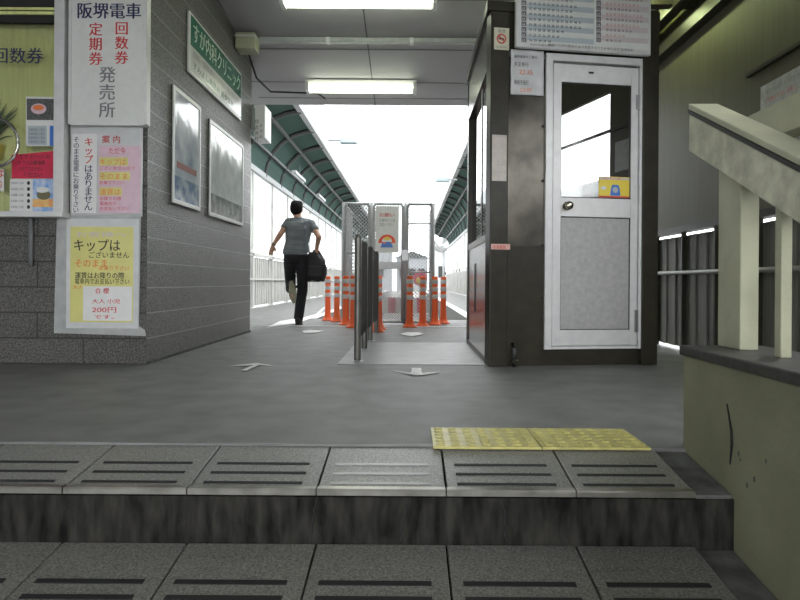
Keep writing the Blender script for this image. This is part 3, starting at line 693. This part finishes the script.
# timetable board
YT=YA-.06
t=thing('timetable_board',FP(580,57,YT-YA),'wide white timetable board mounted above the booth door','timetable')
x0,x1,z0,z1=R3(513.5,-30,647,56); z0=FP(580,54,YT-YA).z
B(x0,x1,YT,YA-.021,z0,z1).build('board',ALU,t,bevel=.006)
tx0,tx1,tz0,tz1=R3(517,-28,646,50); 
B(tx0,tx1,YT-.003,YT,tz0,tz1).build('sheet',SIGNW,t)
k=YT/640; rowh=5.2
for i in range(13):
    py=-22+rowh*i
    for (pa,pb,m) in ((524,590,LBLUE),(597,644,LPINK)):
        if i%2==0:
            x0,x1,z0,z1=R3(pa,py,pb,py+rowh); B(x0,x1,YT-.004,YT-.003,z0,z1).build('row_band',m,t)
    for (pa,pb) in ((518.5,523.5),(592.5,597)):
        x0,x1,z0,z1=R3(pa,py+.3,pb,py+rowh-.3); B(x0,x1,YT-.004,YT-.003,z0,z1).build('hour_cell',GRYP,t)
        text(str(5+i+ (7 if False else 0)),FP(pa+1,py+4.4,YT-.0045-YA),RX,UZ,3.2*k,PAPER,t,name='hour_number')
    nL=[11,11,11,11,10,11,10,10,12,12,8,7,5][i]; nR=[10,10,9,9,10,9,9,10,10,9,7,5,4][i]
    text('  '.join('%02d'%((7*i+5*j)%60) for j in range(nL)),FP(526,py+4.3,YT-.0045-YA),RX,UZ,3.6*k,BLK,t,width=nL*4.6*k,name='minutes')
    text('  '.join('%02d'%((5*i+6*j)%60) for j in range(nR)),FP(602,py+4.3,YT-.0045-YA),RX,UZ,3.6*k,RED if i%2 else BLK,t,width=nR*4.0*k,name='minutes')
text('平日のダイヤは月曜日から金曜日まで',FP(527,48.6,YT-.0045-YA),RX,UZ,2.6*k,GRYP,t,width=26*k)
text('事故その他の都合により変更することがあります 阪堺電車',FP(545,49,YT-.0045-YA),RX,UZ,3*k,GRYP,t,width=92*k)
# papers on the booth
t=thing('last_tram_notice',FP(526,95,YA-YA),'crinkled white last tram notice with red times left of the booth door','notice')
x0,x1,z0,z1=R3(511,50,544,95); MB().grid(lambda u,v:(x0+(x1-x0)*u,YA+.004+.003*math.sin(6*u+14*v),z0+(z1-z0)*v),12,16).build('sheet',LAMIN,t,solid=.003,smooth=True)
k=YA/640
for s,px,py,h,wd,m in (('最終電車のご案内',514,57.5,3,24,BLK),('天王寺行',514,66,5,15,BLK),('22:35',519,74,6,14,ORP),('我孫子道行',514,84,5,15,BLK),('23:07',520,92,6,12,ORP)):
    text(s,FP(px,py,YA-.003-YA),RX,UZ,h*k,m,t,width=wd*k)
t=thing('no_smoking_sticker',FP(501,50,YA-YA),'cream no smoking sticker high on the booth corner post','sticker')
x0,x1,z0,z1=R3(494,28,509,50); B(x0,x1,YA-.004,YA-.001,z0,z1).build('sheet',mat('cream_sticker',(.62,.60,.45),.5),t)
c=FP(501.3,39,YA-.005-YA); R_=.031
MB().tube([(c.x+R_*math.cos(a*2*PI/24),YA-.005,c.z+R_*math.sin(a*2*PI/24)) for a in range(25)],.005,6).build('prohibition_ring',RED,t)
MB().tube([(c.x-R_*.7,YA-.006,c.z+R_*.7),(c.x+R_*.7,YA-.006,c.z-R_*.7)],.004,6).build('prohibition_bar',RED,t)
B(c.x-.022,c.x+.02,YA-.0055,YA-.004,c.z-.005,c.z+.004).build('cigarette',BLK,t)
text('禁煙',FP(497.5,32.6,YA-.0045-YA),RX,UZ,4*k,GRYP,t,width=8*k); text('NO SMOKING',FP(496,48,YA-.0045-YA),RX,UZ,3*k,GRYP,t,width=11.5*k)
t=thing('pink_strip_notice',FP(499,181,YA-YA),'faded vertical pink strip notice midway up the booth corner post','notice')
x0,x1,z0,z1=R3(492,135,506.5,181); B(x0,x1,YA-.004,YA-.001,z0,z1).build('sheet',mat('faded_pink_paper',(.55,.50,.45),.5,var=.1),t)
vtext('運賃箱は車内',FP(499,143,YA-.0045-YA),RX,UZ,7*k,LPINK,t,step=7*k)
t=thing('small_red_sticker',FP(500,249,YA-YA),'tiny red and white sticker on the booth corner post at sill height','sticker')
x0,x1,z0,z1=R3(491,244,510,249.5); B(x0,x1,YA-.004,YA-.001,z0,z1).build('sheet',mat('pale_red_sticker',(.70,.42,.36),.5),t)
text('火気厳禁',FP(493,248.5,YA-.0045-YA),RX,UZ,4*k,RED,t,width=13*k)
t=thing('yellow_door_sticker',FP(615,198,yD-YA),'yellow sticker with a blue shape on the booth door glass','sticker')
x0,x1,z0,z1=R3(600,176.5,631,197.5); ys_=yD+.012
B(x0,x1,ys_-.002,ys_+.002,z0,z1).build('sheet',YELB,t)
B(x0,x1,ys_-.003,ys_-.002,z0,z0+.012).build('red_edge',RED,t); B(x0,x1,ys_-.003,ys_-.002,z1-.022,z1-.006).build('pink_band',LPINK,t)
cx=(x0+x1)/2+.005
MB().prism([(cx-.04,ys_-.003,z0+.015),(cx+.04,ys_-.003,z0+.015),(cx+.034,ys_-.003,z0+.07),(cx+.024,ys_-.003,z0+.095),(cx-.024,ys_-.003,z0+.095),(cx-.034,ys_-.003,z0+.07)],(0,-.001,0)).build('blue_shape',BLUE,t)
MB().ball((cx,ys_-.004,z0+.058),.022,.001,.022,14,6).build('pale_disc',LBLUE,t)
text('のりば',(x0+.03,ys_-.003,z1-.02),RX,UZ,.022,RED,t,width=.14)
MB().ball((x0+.035,ys_-.003,z0+.07),.022,.001,.014,12,6).build('white_blob',PAPER,t)

XF=None
# ================================================================== grey divider rail
pts=[(-.39,4.8),(-.399,5.65),(-.397,6.44),(-.387,7.4)]
t=thing('divider_rail',(-.41,6.1,0),'grey steel panel barrier dividing the passage in front of the mesh gate','barrier')
DIV=mat('grey_brown_steel',(.14,.135,.12),.35,.4,var=.15)
for i,(x,y) in enumerate(pts):
    MB().tube([(x,y,0),(x,y,.93),(x,y,.955)],[.026,.026,.012],14).build('post',DIV,t,smooth=False)
    MB().lathe([(.05,0),(.05,.008),(.03,.012)],14,Matrix.Translation((x,y,.0))).build('base_flange',STEELD,t)
for (xa,y0),(xb,y1) in zip(pts,pts[1:]):
    MB().prism([(xa-.012,y0,.17),(xb-.012,y1,.17),(xb-.012,y1,.93),(xa-.012,y0,.93)],(.024,0,0)).build('panel',mat('dark_divider_panel',(.065,.06,.05),.85,var=.15,spec=.1),t)
    br=MB()
    for zz_ in (.32,.6,.86): br.tube([(xa,y0,zz_),(xb,y1,zz_)],.01,8)
    br.build('bracket_rods',STEELD,t)
    MB().tube([(xa,y0+.02,.3),(xa+.01,y0+.06,.16),(xa+.01,y0+.1,.16),(xa,y0+.12,.26)],.009,8).build('lower_hoop',STEEL,t)

# ================================================================== mesh gate
YM=9.0
def gx(px,D=YM): return (px-410)/640*D
mg=thing('mesh_gate',(gx(388),YM,0),'galvanised chain link gate cage closing off the end of the track','gate')
ztop=P(388,204,YM).z
def mesh_panel(p0,p1,z0,z1,pitch=.05,wr=.0022):
    p0=Vector(p0); p1=Vector(p1); L=(p1-p0).length; d=(p1-p0)/L; n=Vector((-d.y,d.x,0)); hgt=z1-z0; m=MB()
    def seg(a0,b0,a1,b1,off):
        q0=p0+d*a0+Vector((0,0,z0+b0))+n*off; q1=p0+d*a1+Vector((0,0,z0+b1))+n*off
        m.tube([q0,q1],wr,4,False)
    k=-hgt
    while k<L:
        a0=max(k,0); b0=a0-k; a1=min(L,k+hgt); b1=a1-k
        if a1>a0: seg(a0,b0,a1,b1,.002)
        a0=max(k,0); b0=hgt-(a0-k); b1=hgt-(a1-k)
        if a1>a0: seg(a0,b0,a1,b1,-.002)
        k+=pitch
    return m
def frame(p0,p1,z0,z1,r,mid=()):
    f=MB(); a=Vector(p0); b=Vector(p1)
    f.tube([(a.x,a.y,z0),(a.x,a.y,z1-.05),(a.x+(b.x-a.x)*.04,a.y+(b.y-a.y)*.04,z1-.012),(a.x+(b.x-a.x)*.1,a.y+(b.y-a.y)*.1,z1)],r,8)
    f.tube([(b.x,b.y,z0),(b.x,b.y,z1-.05),(b.x-(b.x-a.x)*.04,b.y-(b.y-a.y)*.04,z1-.012),(b.x-(b.x-a.x)*.1,b.y-(b.y-a.y)*.1,z1)],r,8)
    for z in (z0+r,z1,*mid): f.tube([(a.x,a.y,z),(b.x,b.y,z)],r*(1 if z in (z0+r,z1) else .6),8)
    return f
bays=[(344.5,369,(1.0,)),(373.5,402.5,()),(407,431.5,(1.42,.74))]
for i,(a,b,mid) in enumerate(bays):
    p0=(gx(a),YM,0); p1=(gx(b),YM,0)
    frame(p0,p1,.02,ztop,.021,mid).build('frame',GALV,mg,smooth=True)
    mesh_panel(p0,p1,.03,ztop-.01,.05 if i!=1 else .036,.0048).build('chain_link',GALV,mg)
for px in (343,371.3,404.8,433): MB().tube([(gx(px),YM+.03,0),(gx(px),YM+.03,ztop+.02)],.024,10).build('post',GALV,mg,smooth=True)
for px,s in ((343,1),(433,-1)):
    p0=(gx(px),YM+.03,0); p1=(gx(px)+.01*s,YM+1.1,0)
    frame(p0,p1,.02,ztop,.019,(1.0,)).build('side_frame',GALV,mg,smooth=True); mesh_panel(p0,p1,.03,ztop-.01,.055,.0046).build('side_chain_link',GALV,mg)
x0,x1,z0,z1=R2(374,262,400.5,269,YM); B(x0,x1,YM-.03,YM+.02,z0,z1).build('cross_plate',GALV,mg)
B(gx(402),gx(408),YM-.03,YM-.015,.9,1.05).build('latch',STEELD,mg)
MB().prism([(gx(381),YM-.01,P(381,262,YM).z),(gx(385),YM-.01,P(385,250,YM).z),(gx(385.8),YM-.01,P(385.8,250,YM).z),(gx(382),YM-.01,P(382,262,YM).z)],(0,-.004,0)).build('sign_tie',STEELD,mg)
MB().prism([(gx(388),YM-.01,P(388,262,YM).z),(gx(390.5),YM-.01,P(390.5,250,YM).z),(gx(391.3),YM-.01,P(391.3,250,YM).z),(gx(389),YM-.01,P(389,262,YM).z)],(0,-.004,0)).build('sign_tie',STEELD,mg)
# sign on the gate
Yg=YM-.035
t=thing('works_notice_sign',P(387,253,Yg),'white construction notice with a red sunburst on the mesh gate','sign')
x0,x1,z0,z1=R2(375.5,206,399,252.5,Yg); B(x0,x1,Yg,Yg+.006,z0,z1).build('board',WHITE,t)
k=Yg/640
text('お願い',P(379.5,216.5,Yg-.001),RX,UZ,4.6*k,RED,t,width=15*k,bold=.03)
text('工事中につき',P(379,221.5,Yg-.001),RX,UZ,3.6*k,GRYP,t,width=16*k); text('ご協力ください',P(379,225.8,Yg-.001),RX,UZ,3.4*k,GRYP,t,width=14*k)
c=P(387,243,Yg); 
def half(r,zo=0,xx=0,n=20,teeth=False):
    return [(c.x+xx+(r*(1+(.08 if teeth and i%2 else 0)))*math.cos(PI*i/n),Yg,c.z+zo+(r*(1+(.08 if teeth and i%2 else 0)))*math.sin(PI*i/n)) for i in range(n+1)]
MB().prism(half(8.2*k,teeth=True),(0,-.001,0)).build('red_sunburst',mat('sunburst_red',(.85,.09,.03),.5),t)
MB().prism([(p[0],Yg-.001,p[2]) for p in half(5.2*k,1*k)],(0,-.001,0)).build('white_arc',PAPER,t)
MB().prism([(p[0],Yg-.002,p[2]) for p in half(3.4*k,3*k)],(0,-.001,0)).build('yellow_dome',YELB,t)
a=[P(380.5,247.5,Yg),P(393,247.5,Yg),P(391.5,243,Yg),P(388,241.5,Yg),P(385,243.5,Yg),P(382,243,Yg)]
MB().prism([(q.x,Yg-.003,q.z) for q in a],(0,-.001,0)).build('blue_block',BLUE,t)

# red and white barrier and pink marker beyond the gate
t=thing('works_barrier',(gx(410,9.9),9.9,0),'low red and white works barrier behind the mesh gate','barrier')
for j in range(9):
    xa=-.55+.11*j
    B(xa,xa+.11,9.88,9.92,.12,.36).build('stripe_board',REDP if j%2==0 else WHITE,t)
for x in (-.5,.38): MB().tube([(x,9.94,0),(x,9.94,.42)],.018,8).build('leg',GALV,t)
for x in (-.5,.38): B(x-.03,x+.03,9.8,10.1,0,.03).build('foot',BLACK,t)
t=thing('pink_marker',(gx(420,10.0),10.05,0),'pink marker on a thin stake beyond the right gate panel','marker')
MB().tube([(gx(420,10.05),10.05,0),(gx(420,10.05),10.05,.66)],.012,8).build('stake',GALV,t)
MB().ball((gx(420,10.05),10.03,.66),.11,.02,.12,8,8).build('pink_disc',mat('pink_plastic',(.80,.10,.22),.4),t); MB().ball((gx(419,10.05),10.01,.62),.05,.012,.055,10,6).build('yellow_spot',YELB,t)

# ================================================================== orange posts
def make_post(label):
    t=thing('delineator_post',(0,0,0),label,'bollard','orange delineator posts at the gate')
    MB().lathe([(.095,0),(.095,.012),(.075,.025),(.055,.06),(.045,.12),(.042,.30),(.042,.67),(.036,.68)],22).build('body',ORANGE,t,smooth=True)
    for z in (.365,.47,.575): MB().lathe([(.0425,z),(.0440,z+.002),(.0440,z+.058),(.0425,z+.06)],22).build('reflective_band',SILV,t,smooth=True)
    MB().lathe([(.10,0),(.10,.006)],22).build('base_plate',mat('dark_orange_base',(.45,.07,.02),.5),t)
    return t
plist=[(328,9.85,'leftmost orange post, nearest the running person'),(337,9.55,'second orange post from the left'),(346,8.85,'third orange post from the left, by the left edge of the gate'),
 (353.5,8.35,'orange post partly hidden behind the left of the grey barrier'),(377,7.65,'nearest orange post, just right of the grey barrier'),(379,8.1,'orange post tucked right behind the nearest one by the barrier'),
 (410,8.5,'leftmost orange post of the right group, in front of the right gate panel'),(423,8.68,'second orange post of the right group, in front of the gate edge'),
 (435,9.0,'third orange post of the right group, right of the gate'),(443.5,9.3,'rightmost orange post, nearest the booth')]
for i,(px,y,lb) in enumerate(plist):
    if i==0: pr=make_post(lb); o=pr
    else: o=copy_tree(pr); o['label']=lb
    o.location=(gx(px,y),y,0)

# ================================================================== floor paint, and one band of painted sky light
def arrow(pts,label,D=None):
    q=[]
    for px,py in pts:
        u=(px-410)/640; 
        D=H/((py-282)/640 - u*0.007)
        p=P(px,py,D); q.append((p.x,p.y,.0065))
    MB().prism(q,(0,0,.002)).build('painted_mark_or_light_band',LINEW,None,label,'floor marking')
arrow([(229.5,367),(257,364),(275,367),(259,365.8),(246,372),(240.5,371.5),(254,366.0)],'white painted arrow on the floor pointing away, beside the block wall')
arrow([(392,371.5),(411,374),(412,369),(421,369),(422,374),(440.5,373),(424,376),(415,376.2)],'white painted arrow on the floor pointing to the stairs, near the booth')
arrow([(399,334.5),(407,333),(419,333),(424,334.5),(418,336),(412,337),(406,336)],'small white painted mark on the floor before the mesh gate')
arrow([(302,331.5),(310,330.5),(324,331.5),(313,333.5),(304,333.5)],'small white painted mark on the floor right of the running person')
arrow([(267,328),(280,321.5),(303,318),(316,314.6),(322,309),(326,306.5),(320,314),(312,318.5),(296,324)],'wide white band of painted sky light on the left platform behind the runner')  # floor brightened by the open sky, its light laid on as white

# tactile mat
t=thing('tactile_mat',(.5,2.48,0),'yellow tactile paving pad at the top of the stairs','tactile paving')
mx0,mx1,my0,my1=.088,.87,2.30,2.60
for a,b in ((mx0,(mx0+mx1)/2-.002),((mx0+mx1)/2+.002,mx1)):
    d=MB().prism([(a,my0,.001),(b,my0,.001),(b,my1,.001),(a,my1,.001)],(0,0,.009)); nx=7
    for i in range(nx):
        for j in range(6):
            d.lathe([(.017,.0),(.015,.004),(.008,.006)],10,Matrix.Translation((a+(b-a)*(i+.5)/nx,my0+.03+(my1-my0-.06)*j/5,.010)))
    d.build('pad',TACT,t)

# ================================================================== parapet and handrails on the right
th=0.0
MR=Matrix.Translation((1.01,2.36,0))@Matrix.Rotation(-th,4,'Z')      # local: y runs along wall (negative towards viewer), x to the right
def RB(x0,x1,y0,y1,z0,z1): return MB().box(x0,x1,y0,y1,z0,z1,MR)
struct('wall_parapet',RB(0,.26,-2.2,0,-.9,.338),PARA,bevel=.006)
struct('trim_11',RB(-.012,.30,-2.2,.012,.338,.374),CAPD,bevel=.006)
def L2W(x,y,z): return MR@Vector((x,y,z))
MB().tube([L2W(-.002,-.33,.22),L2W(-.003,-.362,.14),L2W(-.003,-.365,.10),L2W(-.002,-.352,.035)],[.002,.0045,.005,.002],6).build('scratch_mark',BLACK,bpy.data.objects['wall_parapet'])
for (yy,zz_,rr) in ((-.4,.08,.006),(-.41,.065,.004),(-.45,.0,.006),(-.49,.03,.006),(-.55,.10,.005)):
    MB().ball(L2W(0,yy,zz_),.0015,rr,rr*1.5,8,5).build('stain_spot',DARKC,bpy.data.objects['wall_parapet'])
nw=thing('stair_handrail',L2W(.13,-.07,.385),'worn cream wooden handrail sloping down beside the stairs on a square newel post','handrail')
RB(.125,.19,-.16,0,.374,1.07).build('newel_post',CREAM,nw,bevel=.004)
RB(.135,.17,-.385,-.35,.374,.93).build('baluster',CREAM,nw,bevel=.003)
# sloping board
sl=.49
def rail_pts(dz0,dz1,x,ya=.165,yb=-1.15):
    return [L2W(x,ya,1.30+dz0),L2W(x,yb,1.30+dz0+(yb-ya)*sl),L2W(x,yb,1.30+dz1+(yb-ya)*sl),L2W(x,ya,1.30+dz1)]
RXV=MR.to_3x3()@Vector((1,0,0))
MB().prism(rail_pts(-.175,-.028,.085),RXV*.115).build('rail_board',CREAMW,nw,bevel=.005)
MB().prism(rail_pts(-.028,-.012,.081),RXV*.125).build('rail_groove',BLACK,nw)
MB().prism(rail_pts(-.012,.012,.083),RXV*.118).build('rail_top',CREAM,nw,bevel=.004)
nr=thing('rear_handrail',(1.5,2.2,.385),'level cream handrail board behind the sloping one','handrail')
B(1.45,1.55,.9,2.85,1.19,1.325).build('rail_board',CREAM,nr,bevel=.006)
B(1.47,1.53,2.0,2.1,-.9,1.19).build('newel_post',CREAM,nr)
MB().tube([(1.42,1.0,1.12),(1.42,2.42,1.12),(1.45,2.46,1.13)],.022,10).build('pipe_rail',STEELD,nr,smooth=True)

# ================================================================== running person
K=.01375
def J(px,py,y): return Vector(((px-410)*K,y,(325-py)*K+.01))
pr_=thing('person',J(299,325,8.8),'running person in grey short sleeved shirt and black trousers, left foot lifted','person')
pel=J(295,256,8.8); che=J(297.5,232,8.85); nkb=J(298,220,8.88); hd=J(294.5,209.5,8.92)
Ls=J(287,222.5,8.86); Le=J(280.5,235,8.78); Lw=J(272.5,246,8.83)
Rs=J(310.5,224,8.86); Re=J(319.3,238,8.73); Rw=J(316,249,8.84)
Lh=J(289.5,257,8.8); Lk=J(288,290,9.0); La=J(293.5,286,8.63)
Rh=J(301.5,257,8.8); Rk=J(302,290,8.86); Ra=J(299,317,8.77)
def limb(m,a,b,r0,r1,mid=None):
    mm=mid or (r0*.6+r1*.4)*1.06
    m.tube([a,a.lerp(b,.35),b],[r0,mm,r1],12); m.ball(a,r0,r0,r0,12,8); m.ball(b,r1,r1,r1,12,8)
bd=MB()
def torso(m,f):
    m.tube([pel+Vector((0,0,-.08)),pel,pel.lerp(che,.45),che,che.lerp(nkb,.6),nkb],[(.14*f,.09*f),(.155*f,.105*f),(.135*f,.10*f),(.165*f,.115*f),(.17*f,.10*f),(.07*f,.06*f)],18)
torso(bd,.95)
limb(bd,nkb+Vector((0,0,-.04)),hd+Vector((0,0,-.03)),.055,.052)
bd.ball(hd,.075,.092,.108,16,12); bd.ball(hd+Vector((0,.02,-.06)),.056,.07,.06,12,8)
bd.ball(hd+Vector((0,.10,-.02)),.013,.022,.022,8,6)
for s in (-1,1): bd.ball(hd+Vector((s*.078,.0,-.012)),.012,.02,.032,8,6)
limb(bd,Ls,Le,.048,.037); limb(bd,Le,Lw,.039,.026)
limb(bd,Rs,Re,.048,.037); limb(bd,Re,Rw,.039,.026)
def hand(m,wp,d,side,curl):
    d=d.normalized(); sv=Vector((1,0,0)); nv=d.cross(sv).normalized(); sv=nv.cross(d).normalized()
    pc=wp+d*.055
    m.tube([wp,wp+d*.03,wp+d*.08,wp+d*.095],[(.024,.020),(.036,.018),(.040,.016),(.034,.013)],10)
    for q,(off,l) in enumerate(((-.027,.062),(-.009,.075),(.009,.07),(.027,.055))):
        a=wp+d*.085+sv*off; b=a+d*l*.5+nv*curl*l*.25; e=b+d*l*.35+nv*curl*l*.6
        m.tube([a,b,e],[.0095,.009,.007],8)
    a=wp+d*.03+sv*side*.03; m.tube([a,a+sv*side*.025+d*.03,a+sv*side*.03+d*.06+nv*curl*.01],[.012,.010,.008],8)
hand(bd,Lw,Vector((-.25,.0,-1)),1,.8)
hand(bd,Rw,Vector((-.05,.05,-1)),-1,1.2)
limb(bd,Lh,Lk,.075,.052); limb(bd,Lk,La,.05,.036); limb(bd,Rh,Rk,.075,.052); limb(bd,Rk,Ra,.05,.036)
Lt=J(295.5,301,8.60); Rt=Vector((Ra.x-.01,Ra.y+.2,.045))
limb(bd,La,La.lerp(Lt,.7),.034,.03); limb(bd,Ra,Ra.lerp(Rt,.7),.034,.03)
bd.build('body',SKIN,pr_,remesh=.0085,smooth=True)
sh=MB(); 
sh.tube([pel+Vector((0,0,.0)),pel+Vector((0,0,.05)),pel.lerp(che,.5),che,che.lerp(nkb,.55),nkb+Vector((0,0,-.015))],[(.175,.125),(.17,.122),(.160,.122),(.185,.132),(.185,.115),(.085,.075)],20)
for s_,e_ in ((Ls,Le),(Rs,Re)):
    e2=s_.lerp(e_,.55); sh.tube([s_.lerp(che,.25),s_,e2],[.062,.060,.057],14); sh.ball(s_,.056,.056,.056,12,8)
for s_ in (Ls,Rs): sh.tube([nkb+Vector((0,0,-.035)),s_.lerp(nkb,.4)+Vector((0,0,.0)),s_],[.055,.055,.052],12)
sh.build('shirt',SHIRT,pr_,remesh=.011,smooth=True)
MB().tube([nkb+Vector((0,0,-.03)),nkb+Vector((0,.005,.025))],[.075,.064],16).build('collar',STRAP,pr_,smooth=True)
tr=MB()
tr.tube([pel+Vector((0,0,-.10)),pel+Vector((0,0,-.04)),pel+Vector((0,0,.04))],[(.12,.10),(.160,.118),(.160,.116)],18)
limb(tr,Lh,Lk,.088,.070); tr.tube([Lk,Lk.lerp(La,.5),La.lerp(Lk,.12)],[.072,.07,.06],12)
limb(tr,Rh,Rk,.090,.072); tr.tube([Rk,Rk.lerp(Ra,.5),Ra+Vector((0,0,-.045))],[.074,.072,.066],12)
tr.build('trousers',TROU,pr_,remesh=.011,smooth=True)
hr=MB(); hr.ball(hd+Vector((0,-.015,.022)),.090,.100,.104,18,12); hr.ball(hd+Vector((0,-.045,-.03)),.072,.055,.055,14,8); hr.ball(hd+Vector((-.03,.02,.085)),.06,.06,.045,12,8); hr.ball(hd+Vector((.035,.0,.08)),.055,.06,.045,12,8)
hr.build('hair',HAIR,pr_,remesh=.01,smooth=True)
# shoes: standing right shoe, lifted left shoe with the sole toward the viewer
s=MB(); s.tube([(Ra.x,Ra.y-.07,.055),(Ra.x,Ra.y-.02,.065),(Ra.x-.005,Ra.y+.08,.055),(Ra.x-.01,Ra.y+.17,.042),(Ra.x-.01,Ra.y+.21,.035)],[(.035,.042),(.045,.055),(.050,.045),(.046,.030),(.025,.018)],14)
s.tube([Ra+Vector((0,0,.02)),Ra+Vector((0,0,-.06))],[.05,.05],12)
s.build('shoe',SHOE,pr_,remesh=.008,smooth=True)
MB().prism([(Ra.x+.05*math.sin(2*PI*k/20)-.004,Ra.y+.07+.15*math.cos(2*PI*k/20),.0) for k in range(20)],(0,0,.022)).build('shoe_sole',SHOE,pr_)
hl=J(294.5,282.5,8.56); tt=J(296.3,303.0,8.60)
ax=(tt-hl).normalized(); L=(tt-hl).length
ysh=Vector((0,.045,0))
s=MB(); s.tube([hl+ysh,hl+ax*L*.25+ysh*1.3,hl+ax*L*.6+ysh,hl+ax*L*.9+ysh*.7],[(.036,.04),(.042,.05),(.048,.04),(.032,.025)],14); s.tube([La,hl+ax*.05+ysh],[.05,.05],12)
s.build('shoe',SHOE,pr_,remesh=.008,smooth=True)
sd=Vector((1,0,0)); pts_=[]
for k in range(24):
    a=2*PI*k/24; lo=(1-math.cos(a))/2; wd=.040+.012*math.sin(PI*min(1,lo*1.0))*(1 if lo>.4 else .2)
    pts_.append(hl-ax*.015+ax*(L+.03)*lo+sd*math.sin(a)*wd)
MB().prism(pts_,(0,.02,0)).build('shoe_sole',SOLE,pr_,label='pale olive sole of the lifted left shoe',bevel=.004)
MB().tube([Lw+Vector((.012,0,.02)),Lw+Vector((.003,0,.0))],[.031,.030],12).build('wristwatch',BLACK,pr_)
# bag
bc=J(316,267,8.84)
bg_=thing('shoulder_bag',(bc.x,bc.y,bc.z-.2),'black shoulder bag held at the right side of the running person','bag')
mb=MB()
def ring(z,hw,hd_,ox): return [(bc.x+ox+hw*math.copysign(abs(math.cos(2*PI*k/24))**.6,math.cos(2*PI*k/24)),bc.y+hd_*math.copysign(abs(math.sin(2*PI*k/24))**.6,math.sin(2*PI*k/24)),bc.z+z+.012*math.sin(5*k+9*z)) for k in range(24)]
rg=[ring(*q) for q in ((-.205,.09,.07,-.015),(-.19,.125,.10,-.012),(-.10,.140,.115,0),(0,.142,.11,.0),(.08,.125,.095,-.015),(.15,.095,.07,-.035),(.185,.05,.04,-.045))]
mb.add([v for r_ in rg for v in r_],[[i*24+k,i*24+(k+1)%24,(i+1)*24+(k+1)%24,(i+1)*24+k] for i in range(len(rg)-1) for k in range(24)]+[list(range(24)),[(len(rg)-1)*24+k for k in range(24)]])
mb.build('bag_body',BAG,bg_,smooth=True)
MB().box(bc.x-.10,bc.x+.10,bc.y-.125,bc.y-.10,bc.z-.15,bc.z+.0).build('front_pocket',BAG,bg_,bevel=.012)
MB().tube([(bc.x-.08,bc.y,bc.z+.12),(bc.x-.04,bc.y,bc.z+.215),(bc.x+.03,bc.y,bc.z+.205),(bc.x+.10,bc.y,bc.z+.09)],.014,8).build('handle',BAG,bg_,smooth=True)
MB().tube([J(309,254,8.67),J(307.5,240,8.68),J(306,230,8.695),J(305.5,222.5,8.755),J(306.5,219.5,8.87),J(307,222,8.97)],[(.024,.006)]*6,8).build('strap',STRAP,bg_)
